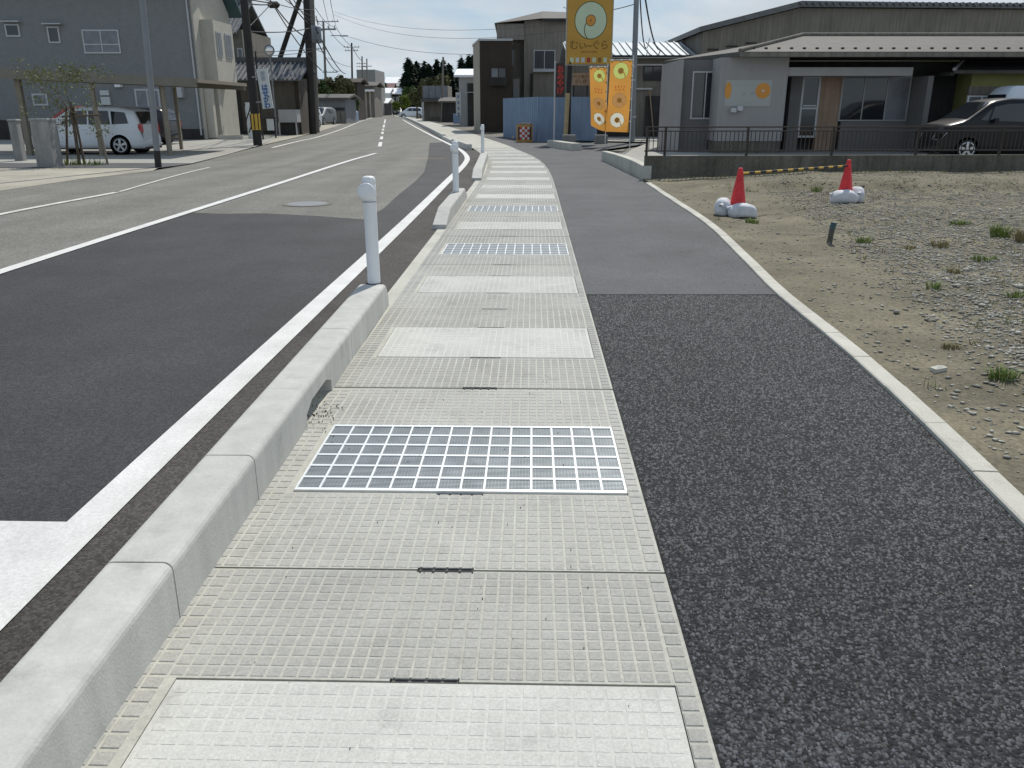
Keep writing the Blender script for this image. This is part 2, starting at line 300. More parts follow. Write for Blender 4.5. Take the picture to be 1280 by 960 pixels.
# ------------------------------------------------------------------ mesh builder and object helpers
class MB:
    def __init__(s, T=None): s.v = []; s.f = []; s.m = []; s.sm = []; s.T = T if T is not None else Matrix()
    def add(s, vs, fs, mi=0, smooth=False):
        o = len(s.v); s.v += [tuple(s.T @ Vector(p)) for p in vs]
        for f in fs: s.f.append(tuple(o + i for i in f)); s.m.append(mi); s.sm.append(smooth)
        return s
    def box(s, x0, x1, y0, y1, z0, z1, mi=0):
        x0, x1 = min(x0, x1), max(x0, x1); y0, y1 = min(y0, y1), max(y0, y1); z0, z1 = min(z0, z1), max(z0, z1)
        return s.add([(x0, y0, z0), (x1, y0, z0), (x1, y1, z0), (x0, y1, z0), (x0, y0, z1), (x1, y0, z1), (x1, y1, z1), (x0, y1, z1)],
                     [(0, 3, 2, 1), (4, 5, 6, 7), (0, 1, 5, 4), (1, 2, 6, 5), (2, 3, 7, 6), (3, 0, 4, 7)], mi)
    def bevbox(s, x0, x1, y0, y1, z0, z1, b, mi=0):
        """box whose top is chamfered by b"""
        return s.add([(x0, y0, z0), (x1, y0, z0), (x1, y1, z0), (x0, y1, z0), (x0, y0, z1 - b), (x1, y0, z1 - b), (x1, y1, z1 - b), (x0, y1, z1 - b),
                      (x0 + b, y0 + b, z1), (x1 - b, y0 + b, z1), (x1 - b, y1 - b, z1), (x0 + b, y1 - b, z1)],
                     [(0, 3, 2, 1), (0, 1, 5, 4), (1, 2, 6, 5), (2, 3, 7, 6), (3, 0, 4, 7), (4, 5, 9, 8), (5, 6, 10, 9), (6, 7, 11, 10), (7, 4, 8, 11), (8, 9, 10, 11)], mi)
    def prism(s, poly, z0, z1, mi=0):
        n = len(poly); vs = [(p[0], p[1], z0) for p in poly] + [(p[0], p[1], z1) for p in poly]
        fs = [tuple(range(n - 1, -1, -1)), tuple(range(n, 2 * n))] + [(i, (i + 1) % n, n + (i + 1) % n, n + i) for i in range(n)]
        return s.add(vs, fs, mi)
    def prism_y(s, poly, y0, y1, mi=0):
        """polygon in x-z pushed along y"""
        n = len(poly); vs = [(p[0], y0, p[1]) for p in poly] + [(p[0], y1, p[1]) for p in poly]
        fs = [tuple(range(n)), tuple(range(2 * n - 1, n - 1, -1))] + [((i + 1) % n, i, n + i, n + (i + 1) % n) for i in range(n)]
        return s.add(vs, fs, mi)
    def prism_x(s, poly, x0, x1, mi=0):
        n = len(poly); vs = [(x0, p[0], p[1]) for p in poly] + [(x1, p[0], p[1]) for p in poly]
        fs = [tuple(range(n - 1, -1, -1)), tuple(range(n, 2 * n))] + [(i, (i + 1) % n, n + (i + 1) % n, n + i) for i in range(n)]
        return s.add(vs, fs, mi)
    def tube(s, a, b, r0, r1=None, n=10, mi=0, caps=True):
        a, b = Vector(a), Vector(b); r1 = r0 if r1 is None else r1
        d = (b - a).normalized(); q = d.to_track_quat('Z', 'Y'); X = q @ Vector((1, 0, 0)); Y = q @ Vector((0, 1, 0))
        vs = []
        for p, r in ((a, r0), (b, r1)):
            for i in range(n):
                t = 2 * PI * i / n; vs.append(p + X * r * math.cos(t) + Y * r * math.sin(t))
        s.add(vs, [(i, (i + 1) % n, n + (i + 1) % n, n + i) for i in range(n)], mi, n > 6)
        if caps: s.add(vs, [tuple(range(n - 1, -1, -1)), tuple(range(n, 2 * n))], mi)
        return s
    def path(s, pts, r, n=5, mi=0):
        pts = [Vector(p) for p in pts]; vs = []; fs = []
        for k, p in enumerate(pts):
            d = (pts[min(k + 1, len(pts) - 1)] - pts[max(k - 1, 0)]).normalized(); q = d.to_track_quat('Z', 'Y')
            rr = r(k / (len(pts) - 1)) if callable(r) else r
            for i in range(n):
                t = 2 * PI * i / n; vs.append(p + q @ Vector((rr * math.cos(t), rr * math.sin(t), 0)))
        for k in range(len(pts) - 1):
            for i in range(n): fs.append((k * n + i, k * n + (i + 1) % n, (k + 1) * n + (i + 1) % n, (k + 1) * n + i))
        return s.add(vs, fs, mi, True)
    def lathe(s, prof, n=20, o=(0, 0, 0), mi=0, axis='z', smooth=True, caps=True):
        vs = []; fs = []; o = Vector(o)
        for r, z in prof:
            for i in range(n):
                t = 2 * PI * i / n
                p = (r * math.cos(t), r * math.sin(t), z) if axis == 'z' else (r * math.cos(t), z, r * math.sin(t))
                vs.append(o + Vector(p))
        for k in range(len(prof) - 1):
            for i in range(n): fs.append((k * n + i, k * n + (i + 1) % n, (k + 1) * n + (i + 1) % n, (k + 1) * n + i))
        s.add(vs, fs, mi, smooth)
        if not caps: return s
        if prof[0][0] > 1e-4: s.add(vs[:n], [tuple(range(n - 1, -1, -1))], mi)
        if prof[-1][0] > 1e-4: s.add(vs[-n:], [tuple(range(n))], mi)
        return s
    def disc(s, cx, cz, r, y, mi=0, n=32, t=.004, rx=None):
        """flat disc facing -y, front at y"""
        rx = r if rx is None else rx
        return s.prism_y([(cx + rx * math.cos(2 * PI * i / n), cz + r * math.sin(2 * PI * i / n)) for i in range(n)], y, y + t, mi)
    def ribbon(s, pts, wdt, y, t=.003, mi=0):
        """stroke in the x-z plane facing -y"""
        L = []; Rr = []
        for k, p in enumerate(pts):
            a = Vector(pts[max(k - 1, 0)]); b = Vector(pts[min(k + 1, len(pts) - 1)]); d = (b - a).normalized(); nrm = Vector((-d.y, d.x)) * wdt / 2
            L.append(Vector(p) + nrm); Rr.append(Vector(p) - nrm)
        for k in range(len(pts) - 1):
            q = [L[k], L[k + 1], Rr[k + 1], Rr[k]]
            s.prism_y([(a.x, a.y) for a in q], y, y + t, mi)
        return s
    def build(s, name, mats, parent=None, kind=None, local=False):
        me = bpy.data.meshes.new(name); me.from_pydata(s.v, [], s.f)
        ms = mats if isinstance(mats, (list, tuple)) else [mats]
        for m in ms: me.materials.append(m)
        me.polygons.foreach_set('material_index', s.m); me.polygons.foreach_set('use_smooth', s.sm)
        me.update()
        import bmesh as B
        bm = B.new(); bm.from_mesh(me); B.ops.recalc_face_normals(bm, faces=bm.faces); bm.to_mesh(me); bm.free()
        return link(name, me, parent, kind, local)
def link(name, me, parent=None, kind=None, local=False):
    o = bpy.data.objects.new(name, me); C.objects.link(o)
    if parent is not None:
        o.parent = parent
        if not local: o.matrix_parent_inverse = wm(parent).inverted()
    if kind: o['kind'] = kind
    return o
def wm(o):
    m = o.matrix_parent_inverse @ Matrix.LocRotScale(o.location, o.rotation_euler, o.scale)
    return wm(o.parent) @ m if o.parent else Matrix.LocRotScale(o.location, o.rotation_euler, o.scale)
def tag(o, label, cat, group=None, kind=None):
    o['label'] = label; o['category'] = cat
    if group: o['group'] = group
    if kind: o['kind'] = kind
    return o
def thing(name, label, cat, loc=(0, 0, 0), rz=0, group=None):
    o = bpy.data.objects.new(name, None); C.objects.link(o); o.location = loc; o.rotation_euler = (0, 0, rz); o.empty_display_size = .2
    return tag(o, label, cat, group)
def struct(o, label=None):
    o['kind'] = 'structure'
    if label: o['label'] = label
    return o
def copy_tree(o, parent=None):
    c = o.copy(); C.objects.link(c)
    if parent is not None: c.parent = parent
    for ch in [x for x in o.children]: copy_tree(ch, c)
    return c
def dup(root, loc, rz, label):
    c = copy_tree(root); c.location = loc; c.rotation_euler = (0, 0, rz); c['label'] = label; return c
def npmesh(name, V, Fc, mats, parent=None, kind=None, mi=None, smooth=False):
    V = np.asarray(V, dtype=np.float32); Fc = np.asarray(Fc, dtype=np.int32); k = Fc.shape[1]
    me = bpy.data.meshes.new(name); me.vertices.add(len(V)); me.vertices.foreach_set('co', V.ravel())
    me.loops.add(Fc.size); me.loops.foreach_set('vertex_index', Fc.ravel())
    me.polygons.add(len(Fc)); me.polygons.foreach_set('loop_start', np.arange(0, Fc.size, k)); me.polygons.foreach_set('loop_total', np.full(len(Fc), k))
    for m in (mats if isinstance(mats, (list, tuple)) else [mats]): me.materials.append(m)
    if mi is not None: me.polygons.foreach_set('material_index', np.asarray(mi, dtype=np.int32))
    if smooth: me.polygons.foreach_set('use_smooth', np.ones(len(Fc), dtype=bool))
    me.update(calc_edges=True); me.validate()
    return link(name, me, parent, kind)
def text(body, size, T, m, parent, ext=.003, align='CENTER', spacing=1.0, lead=1.0, name='lettering', bold=0.0):
    """letters standing in the x-z plane of T, facing -y"""
    c = bpy.data.curves.new(name, 'FONT'); c.body = body; c.size = size; c.align_x = align; c.align_y = 'CENTER'; c.extrude = ext; c.space_line = lead; c.space_character = spacing
    c.resolution_u = 2; c.offset = bold
    o = bpy.data.objects.new(name, c); C.objects.link(o)
    bpy.context.view_layer.update()
    me = bpy.data.meshes.new_from_object(o.evaluated_get(bpy.context.evaluated_depsgraph_get()))
    bpy.data.objects.remove(o); me.transform(T @ Matrix.Rotation(PI / 2, 4, 'X')); me.materials.clear(); me.materials.append(m); me.name = name
    return link(name, me, parent)
def Tm(x, y, z, rz=0): return Matrix.Translation((x, y, z)) @ Matrix.Rotation(rz, 4, 'Z')

def sheet(name, poly, z, m, label=None, zf=None):
    mb = MB(); mb.add([(p[0], p[1], z) for p in poly], [tuple(range(len(poly)))])
    return struct(mb.build(name, m), label)
def strip(name, L, Rr, z, m, label=None):
    mb = MB(); n = len(L); vs = [(p[0], p[1], z) for p in L] + [(p[0], p[1], z) for p in Rr]
    mb.add(vs, [(i, i + 1, n + i + 1, n + i) for i in range(n - 1)])
    return struct(mb.build(name, m), label)
def offset(pts, d):
    o = []
    for k, p in enumerate(pts):
        a = pts[max(k - 1, 0)]; b = pts[min(k + 1, len(pts) - 1)]; t = (b - a); t.z = 0; t.normalize()
        o.append(p + Vector((t.y, -t.x, 0)) * d)
    return o

# ------------------------------------------------------------------ ground, road, markings
mb = MB(); mb.add([(-2500, -30, -.09), (2500, -30, -.09), (2500, 4500, -.09), (-2500, 4500, -.09)], [(0, 1, 2, 3)])
struct(mb.build('ground', M['ground']))

# right edge of the paved walkway: straight, then bending to the left
wr = [Vector((.478 + .0237 * y, y, 0)) for y in (-4, 0, 4, 8, 12, 15.5, 18.5)] + [at(*p) for p in ((684.5, 210), (672, 198), (650, 188), (630, 180), (606, 172), (585, 165), (560, 158), (530, 150), (512, 146.2))]
wr.append(wr[-1] + (wr[-1] - wr[-2]) * 3)
WR = catmull(wr, 10)
WW = 1.55
far_left = [at(590, 187), at(566, 177.5)] + [at(*p) for p in ((548, 168), (530, 158.5), (516, 151.5), (505, 147.2))]
far_left.append(far_left[-1] + (far_left[-1] - far_left[-2]) * 2.5)

road_l = [Vector((-12.6, -8, 0)), Vector((-12.4, 10, 0)), at(0, 236), at(100, 222), at(190, 212), at(240, 204), at(320, 183), at(360, 174), at(400, 164), at(436, 153), at(462, 146.5)]
road_l.append(road_l[-1] + (road_l[-1] - road_l[-2]) * 3)
road_r = [Vector((-1.0, -8, 0)), Vector((-1.0, 10, 0)), Vector((-.9, 17, 0)), Vector((-.85, 22, 0)), Vector((-.9, 27, 0)), at(590, 187), at(566, 177), at(548, 168), at(530, 158), at(516, 151), at(505, 147)]
road_r.append(road_r[-1] + (road_r[-1] - road_r[-2]) * 3)
mb = MB(); n = len(road_l)
poly = [(p.x, p.y, -.03) for p in road_l] + [(p.x, p.y, -.03) for p in reversed(road_r)]
mb.add(poly, [tuple(range(len(poly)))])
struct(mb.build('road', M['oldroad']), 'worn grey two lane road running away towards the trees')
# fresh dark asphalt of the widened lane
na = [(-5.09, -8), (-5.08, 9), (-5.03, 13.25)] + [tuple(at(*p)[:2]) for p in ((272, 265), (330, 264.5), (400, 268), (455, 272), (480, 258), (500, 240), (518, 226), (530, 214), (535, 196), (537, 178), (556, 177))]
edge_c = catmull([Vector((-1.70, -6, 0)), Vector((-1.70, 0, 0))] + [(at(a, b) + at(c, d)) / 2 for a, b, c, d in ((200, 585, 200, 540), (470, 323, 470, 300), (520, 270, 520, 258), (560, 230, 560, 220), (585, 205, 577, 203), (587, 195, 580, 195), (578, 186, 572, 187), (565, 180, 560, 180), (540, 168, 535, 168), (520, 158, 515, 157), (505, 149.5, 502, 149.5))], 8)
na += [(p.x, p.y) for p in reversed(edge_c) if p.y < at(556, 177).y - .3]
mb = MB(); mb.add([(x, y, -.026) for x, y in na], [tuple(range(len(na)))])
struct(mb.build('road_patch', M['newroad']), 'fresh dark asphalt on the widened lane beside the walkway')
gl = [p for p in edge_c if p.y < 36]
gr = [Vector((np.interp(p.y, [-8, 16, 22, 26, 31, 36], [-.95, -.85, -.8, -.8, -1.0, -2.2]), p.y, 0)) for p in gl]
strip('gutter_strip', gl, gr, -.022, M['gutter'], 'dark brownish asphalt between white edge line and kerb')
def line(pts, wdt, z, m, lab, n=6):
    c = catmull(pts, n) if n else pts
    return strip('road_marking', offset(c, -wdt / 2), offset(c, wdt / 2), z, m, lab)
line(edge_c, .165, -.016, M['paint'], 'wide white edge line beside the kerb', 0)
line([Vector((-5.17, -3, 0)), Vector((-5.15, 9, 0)), Vector((-5.07, 18, 0)), Vector((-5.04, 26, 0)), at(470, 190.8)], .15, -.018, M['paint'], 'long white centre line curving into the distance')
line([at(-120, 295), at(0, 266), at(145, 239)], .13, -.02, M['worn'], 'thin white edge line at the far side, nearest stretch')
line([at(149, 238.3), at(185, 228), at(225, 217), at(262, 208)], .07, -.02, M['worn'], 'almost worn away stretch of the far edge line')
line([at(340, 184), at(375, 175.5), at(400, 170), at(430, 160), at(450, 151.8), at(466, 147)], .15, -.02, M['worn'], 'far edge line on the left beyond the poles')
for k, (a, b) in enumerate((((474.5, 182.5), (476, 177)), ((476.6, 173.6), (477.3, 170.2)), ((477.8, 167), (478.3, 164.4)), ((478.6, 162.6), (479, 160.6)), ((479.4, 159), (480.2, 155.5)), ((480.6, 154), (481.6, 149)))):
    line([at(*a), at(*b)], .16, -.019, M['paint'], 'white centre dash number far along the road' if 0 else ('nearest white dash of the broken centre line', 'second white dash of the broken centre line', 'third white dash of the broken centre line', 'fourth white dash of the broken centre line', 'long white dash far along the centre line', 'last white dash before the oncoming car')[k], 0)
a = at(80, 645); 
mb = MB(); mb.add([(-3.9, 2.15, -.0195), (-1.74, 2.09, -.0195), (-1.74, 2.96, -.0195), (-3.9, 3.02, -.0195)], [(0, 1, 2, 3)])
struct(mb.build('road_marking', M['paint']), 'white stop bar meeting the edge line at lower left')
line([at(523, 197.6), at(558, 197)], .10, -.02, M['orange_paint'], 'faint orange mark across the lane', 0)
mb = MB(); c0 = at(384, 253); mb.prism([(c0.x + .42 * math.cos(i * PI / 14), c0.y + .42 * math.sin(i * PI / 14)) for i in range(28)], -.05, -.021)
mb.prism([(c0.x + .34 * math.cos(i * PI / 14), c0.y + .34 * math.sin(i * PI / 14)) for i in range(28)], -.05, -.0185, 1)
struct(mb.build('manhole_cover', [M['drab'], M['steelpole']]), 'round iron manhole cover at the edge of the fresh asphalt')

# left side of the road
sheet('pavement', [at(-200, 262), at(0, 237), at(100, 222.5), at(190, 212.5), at(197, 209), at(0, 209), at(-200, 211)], -.024, M['pale'], 'pale sandy strip beside the gate pillars')
sheet('gutter_strip', [at(-200, 210.8), at(0, 208.8), at(198, 208.8), at(240, 203.6), at(0, 203), at(-200, 203.4)], -.02, M['smooth'], 'grey asphalt strip before the carport')
sheet('forecourt', [at(-300, 204), at(0, 203), at(240, 203.4), at(282, 193), at(325, 181), at(345, 172), at(290, 167.5), at(-200, 168)], -.016, M['apron'], 'pale concrete forecourt of the grey house')
sheet('roadside', [at(326, 181), at(360, 173.6), at(400, 163.8), at(436, 152.8), at(420, 147), at(350, 160), at(290, 166.8), at(345, 171.8)], -.022, M['pale'], 'pale roadside strip beyond the utility pole')

# ------------------------------------------------------------------ walkway of precast drain covers
walk = bpy.data.objects.new('walkway', None); C.objects.link(walk); walk['kind'] = 'structure'; walk['label'] = 'pale walkway of studded concrete drain covers with lids and grates'
LW, LO0, LO1, UL = 1.42, .615, 1.40, 2.0       # lid width, opening start and end, unit length
G2 = .0075
x0, x1 = -WW / 2 - .09, WW / 2
PITX, PITY = .0462, .0485
ns = .10                                      # half width of the lifting slots
def slab_mesh():
    mb = MB(); z0, z1 = -.12, -.005
    near = [(x0, G2), (-ns, G2), (-ns, G2 + .016), (ns, G2 + .016), (ns, G2), (x1, G2), (x1, LO0), (ns, LO0), (ns, LO0 - .016), (-ns, LO0 - .016), (-ns, LO0), (x0, LO0)]
    mb.prism(near, z0, z1)
    far = [(x0, LO1), (-ns, LO1), (-ns, LO1 + .016), (ns, LO1 + .016), (ns, LO1), (x1, LO1), (x1, UL - G2), (ns, UL - G2), (ns, UL - G2 - .016), (-ns, UL - G2 - .016), (-ns, UL - G2), (x0, UL - G2)]
    mb.prism(far, z0, z1)
    e = LW / 2 + .004
    mb.prism([(x0, LO0), (-e, LO0), (-e, LO1), (x0, LO1)], z0, z1 - .0003); mb.prism([(e, LO0), (x1, LO0), (x1, LO1), (e, LO1)], z0, z1 - .0003)
    mb.box(x0 + .01, x1 - .01, .01, UL - .01, -.16, -.10, 1)
    mb.box(x0, x1, UL - G2 + .0004, UL + G2 - .0004, -.1, -.014, 1)
    for ya, yb in ((LO0 + .0004, LO0 + .0106), (LO1 - .0106, LO1 - .0004)): mb.box(-LW / 2, LW / 2, ya, yb, -.1, -.012, 1)
    for q in (-1, 1): mb.box(q * (LW / 2 + .0004), q * (LW / 2 + .0036), LO0 + .0004, LO1 - .0004, -.1, -.012, 1)
    for y in (G2 + .008, LO0 - .008, LO1 + .008, UL - G2 - .008): mb.box(-ns + .003, ns - .003, y - .006, y + .006, -.1, -.012, 2)
    return mb
def studs(xa, xb, ya, yb, z0, z1, skip=None, hz=.0017):
    mb = MB(); nx = int(round((xb - xa) / PITX)); ny = int(round((yb - ya) / PITY)); px, py = (xb - xa) / nx, (yb - ya) / ny
    for i in range(nx):
        for j in range(ny):
            a, b = xa + i * px, ya + j * py
            if skip and skip(a + px / 2, b + py / 2): continue
            zz = z1 - random.random() * .0006
            mb.bevbox(a + .0040, a + px - .0040, b + .0040, b + py - .0040, z0, zz, hz)
    return mb
me_slab = slab_mesh()
def slot(x, y): return abs(x) < ns + .02 and min(abs(y - v) for v in (0, LO0, LO1, UL)) < .03
sm = studs(x0 + .122, x1 - .068, .012, LO0 - .006, -.0055, -.0032, slot); s2 = studs(x0 + .122, x1 - .068, LO1 + .006, UL - .012, -.0055, -.0032, slot)
off = len(sm.v); sm.v += s2.v; sm.f += [tuple(i + off for i in f) for f in s2.f]; sm.m += s2.m; sm.sm += s2.sm
for s, EX in ((-1, -x0), (1, x1)):      # the larger blocks of both rims
    for j in range(34):
        y = .012 + j * .0581
        a, b = sorted((s * (EX - .012), s * (EX - .060))); sm.bevbox(a, b, y + .004, y + .052, -.0055, -.0025, .0025)
        if s < 0: sm.bevbox(x0 + .068, x0 + .118, y + .004, y + .052, -.0055, -.0025, .0025)
ls = studs(-LW / 2 + .012, LW / 2 - .012, LO0 + .02, LO1 - .02, -.0045, -.0028, slot, .0012)
lb = MB(); lb.prism([(-LW / 2, LO0 + .011), (-ns, LO0 + .011), (-ns, LO0 + .017), (ns, LO0 + .017), (ns, LO0 + .011), (LW / 2, LO0 + .011), (LW / 2, LO1 - .011), (-LW / 2, LO1 - .011)], -.08, -.004)
gb = MB(); gy0, gy1 = LO0 + .010, LO1 - .010                                    # grate: flat bars
gb.box(-LW / 2, LW / 2, gy0, gy0 + .022, -.05, 0); gb.box(-LW / 2, LW / 2, gy1 - .022, gy1, -.05, 0)
ny = 6; nx = 14
cy = (gy1 - gy0 - .022) / ny; cx = (LW - .006) / nx
for j in range(1, ny): gb.box(-LW / 2 + .004, LW / 2 - .004, gy0 + .011 + j * cy - .0085, gy0 + .011 + j * cy + .0085, -.045, -.0008)
for i in range(nx + 1):
    xx = -LW / 2 + .003 + i * cx; gb.box(xx - .0046, xx + .0046, gy0 + .02, gy1 - .02, -.045, -.0004)
gf = MB()
nf = 9
for j in range(ny):
    for k in range(nf):
        yy = gy0 + .011 + j * cy + (k + .75) * cy / (nf + .5); gf.box(-LW / 2 + .006, LW / 2 - .006, yy - .0036, yy + .0036, -.03, -.0045)
nq = 96
for i in range(nq):
    xx = -LW / 2 + .008 + i * (LW - .016) / nq; gf.box(xx - .0012, xx + .0012, gy0 + .02, gy1 - .02, -.03, -.0055)
P_slab = me_slab.build('cover_slab', [M['slab'], M['dark'], M['rubber']], walk)
P_stud = sm.build('raised_stud', M['stud'], P_slab, 'stuff')
P_lid = lb.build('concrete_lid', M['lid'], walk); P_ls = ls.build('raised_stud', M['lidstud'], P_lid, 'stuff')
P_gr = gb.build('steel_grate', M['galv'], walk); P_gf = gf.build('fine_bar', M['galvfine'], P_gr, 'stuff')
centre = offset(WR, -WW / 2)
i0 = min(range(len(centre)), key=lambda i: abs(centre[i].y - (-1.5)))
cum = [0]
for a, b in zip(centre, centre[1:]): cum.append(cum[-1] + (b - a).length)
def arc(s):
    for i in range(len(cum) - 1):
        if cum[i + 1] >= s:
            t = (s - cum[i]) / (cum[i + 1] - cum[i]); return centre[i].lerp(centre[i + 1], t)
    return centre[-1]
yj = at(640, 711).y - 2.0
s0 = next(cum[i] + (yj - centre[i].y) for i in range(len(centre) - 1) if centre[i + 1].y > yj)
grate_units, unit_count = (1, 4, 6), 17      # which units carry a steel grate instead of a concrete lid
used = set()
for k in range(-1, unit_count):
    a, b = arc(s0 + k * UL), arc(s0 + (k + 1) * UL); d = b - a; rz = math.atan2(-d.x, d.y)
    first = k == -1
    def place(src, dz=0):
        if src.name not in used: o = src; used.add(src.name)
        else: o = copy_tree(src, walk)
        o.location = (a.x, a.y, dz); o.rotation_euler = (0, 0, rz); return o
    place(P_slab, random.uniform(-.002, .001))
    place(P_gr if k in grate_units else P_lid, random.uniform(-.003, .0015))
s_end = s0 + unit_count * UL
tail = [arc(s_end + .01)] + [p for p, c in zip(centre, cum) if c > s_end + .3]
tl = []
for p in offset(tail, -WW / 2 - .05): tl.append(p)
strip('footway', offset(tail, -WW / 2 - .35), offset(tail, WW / 2), -.004, M['slab'], 'far stretch of pale concrete walkway bending to the left')
# mortar fillet and dirt line between kerb and covers
lft = offset([p for p in centre if -2 < p.y < 26], -WW / 2)
strip('mortar_joint', offset(lft, -.20), offset(lft, -.082), -.012, M['slab'], 'sandy mortar joint between kerb and drain covers')
deb = MB()
for i in range(70):
    q = at(400 + random.gauss(0, 16), 520 + random.gauss(0, 10)); s = random.uniform(.002, .005)
    if q.x < -1.1: q.x = -1.0 + random.random() * .08
    deb.box(q.x, q.x + s, q.y, q.y + s * 1.2, -.006, random.uniform(.0, .004))
for i in range(60):
    q = Vector((random.uniform(-.9, .5), random.uniform(1.4, 5), 0)); s = random.uniform(.0015, .0032); deb.box(q.x, q.x + s, q.y, q.y + s, -.006, .0018)
deb.build('debris', M['dark'], None, 'stuff'); 

# ------------------------------------------------------------------ raised kerb blocks
def kerb_prof(h, wd=.215, lean=.03, zb=-.05):
    r = .03 if h > .08 else h * .3
    pts = [(-wd - lean, zb)]
    for i in range(5): t = PI / 2 * i / 4; pts.append((-wd + r - r * math.cos(t), h - r + r * math.sin(t)))
    for i in range(5): t = PI / 2 * i / 4; pts.append((-r + r * math.sin(t), h - r + r * math.cos(t)))
    pts.append((0, zb)); return pts
def sweep(mb, stations, smooth=False):
    """stations: (origin, heading, profile)"""
    n = len(stations[0][2]); vs = []
    for o, rz, pr in stations:
        for x, z in pr: vs.append((o.x + x * math.cos(rz), o.y + x * math.sin(rz), z))
    fs = [(k * n + i, k * n + (i + 1) % n, (k + 1) * n + (i + 1) % n, (k + 1) * n + i) for k in range(len(stations) - 1) for i in range(n)]
    mb.add(vs, fs); mb.add(vs[:n], [tuple(range(n))]); mb.add(vs[-n:], [tuple(range(n - 1, -1, -1))])
    return mb
HK = .2
def kline(y): return Vector((-1.085 + .0095 * y, y, 0))
RZK = -.0095
k1 = bpy.data.objects.new('kerb', None); C.objects.link(k1); struct(k1, 'raised pale concrete kerb nearest the camera, with drain slot')
ys = [at(208, 703, HK).y, at(313, 569, HK).y, at(444, 411, HK).y]
ys = [ys[0] - 2.0 * 1.5, ys[0] - 1.0, *ys, at(498, 352, HK).y + .05]
for a, b in zip(ys, ys[1:]):
    mb = MB(); g = .004
    if abs(a - ys[3]) < 1e-6:            # the block with the drain slot: it bridges an opening at its foot
        m0, m1 = at(380, 532).y, at(408, 487).y
        full = kerb_prof(HK); 
        br = [(p[0], max(p[1], .10)) for p in full]
        sweep(mb, [(kline(a + g), RZK, full), (kline(m0), RZK, full)]); sweep(mb, [(kline(m1), RZK, full), (kline(b - g), RZK, full)])
        sm_ = [(p[0], max(p[1], .06)) for p in full]
        sweep(mb, [(kline(m0 - .002), RZK, sm_), (kline(m0 + .12), RZK, br), (kline(m1 - .12), RZK, br), (kline(m1 + .002), RZK, sm_)])
    elif b == ys[-1]:
        st = [(kline(a + g), RZK, kerb_prof(HK))]
        for t in (.0, .35, .62, .82, .95, 1): 
            y = b - .16 + .16 * t; st.append((kline(y), RZK, kerb_prof(HK - .12 * t ** 2.2)))
        sweep(mb, st)
    else: sweep(mb, [(kline(a + g), RZK, kerb_prof(HK)), (kline(b - g), RZK, kerb_prof(HK))])
    mb.build('kerb_block', M['kerb'], k1)
def ramp_kerb(A, B, lab, wd=.19, h=.2, near=.75, far=.5):
    k = bpy.data.objects.new('kerb', None); C.objects.link(k); struct(k, lab)
    d = B - A; L = d.length; rz = math.atan2(-d.x, d.y); mid = A.lerp(B, .5)
    def prof(s):
        t = min(1, s / near, (L - s) / far); return kerb_prof(.045 + (h - .045) * max(0, t), wd)
    s_ = [0, near * .5, near, near + .02]
    mb = MB(); sweep(mb, [(A.lerp(B, s / L), rz, prof(s)) for s in (0, near * .97, near, L * .6 - .003)]); mb.build('kerb_block', M['kerb'], k)
    mb = MB(); sweep(mb, [(A.lerp(B, s / L), rz, prof(s)) for s in (L * .6 + .003, L - far, L - far * .97, L)]); mb.build('kerb_block', M['kerb'], k)
    return k
ramp_kerb(at(558, 285), at(584, 246), 'short kerb with sloping ends at the second bollard')
ramp_kerb(at(602, 225), at(610, 197.5), 'short kerb with sloping ends at the third bollard', .22)
k4 = bpy.data.objects.new('kerb', None); C.objects.link(k4); struct(k4, 'far kerb along the bending walkway')
fl = catmull(far_left, 6)
segs = [(0, 5), (5, 9), (9, 14), (14, 20), (20, len(fl) - 1)]
for a, b in segs:
    st = []
    for i in range(a, b + 1):
        d = fl[min(i + 1, len(fl) - 1)] - fl[max(i - 1, 0)]; h = .2 if a != 5 else .13
        st.append((fl[i], math.atan2(-d.x, d.y), kerb_prof(h, .18, zb=-.06)))
    sweep(MB(), st).build('kerb_block', M['kerb'], k4) if 0 else None
    mb = MB(); sweep(mb, st); mb.build('kerb_block', M['kerb'], k4)

# ------------------------------------------------------------------ bollards
def bollard(pos, hgt, lab):
    t = thing('bollard', lab, 'bollard', pos, 0, 'white bollards on the kerbs')
    r = .051
    mb = MB(); mb.lathe([(r, 0), (r, hgt - .13)], 24); mb.build('post', M['white'], t, local=True)
    mb = MB(); mb.lathe([(r + .001, hgt - .14), (r + .003, hgt - .135), (r + .003, hgt - .055), (r + .001, hgt - .05), (r + .001, hgt - .04), (r + .003, hgt - .036), (r, hgt - .008), (r * .85, hgt + .006), (r * .5, hgt + .012), (.0001, hgt + .013)], 24); mb.build('cap', M['white'], t, local=True)
    mb = MB(); mb.lathe([(r + .004, hgt - .185), (r + .004, hgt - .178)], 24); mb.build('band', M['inkgray'], t, local=True)
    mb = MB(Tm(-.012, -r - .02, hgt - .10)); mb.lathe([(.066, 0.016), (.066, -.004), (.060, -.010), (.0001, -.010)], 28, axis='y'); rf = mb.build('reflector', M['white'], t, local=True)
    mb = MB(); mb.lathe([(r + .016, -.004), (r + .014, .004), (r + .001, .005)], 24); mb.build('base_ring', M['dark'], t, local=True)
    return t
def top_of(u, v, Y): return dep(u, v, Y)[1]
b1 = at(468.5, 354, HK); b1.x = -1.115
bollard((b1.x, b1.y, HK), top_of(465, 222, b1.y) - HK, 'nearest white bollard with round reflector disc on kerb end')
b2 = at(570, 240, HK); bollard((b2.x, b2.y, HK), top_of(570, 177, b2.y) - HK, 'second white bollard on the short kerb ahead')
b3 = at(603.5, 195, .1); bollard((b3.x, b3.y, .05), top_of(604, 156, b3.y) - .05, 'third white bollard at the start of the bend')

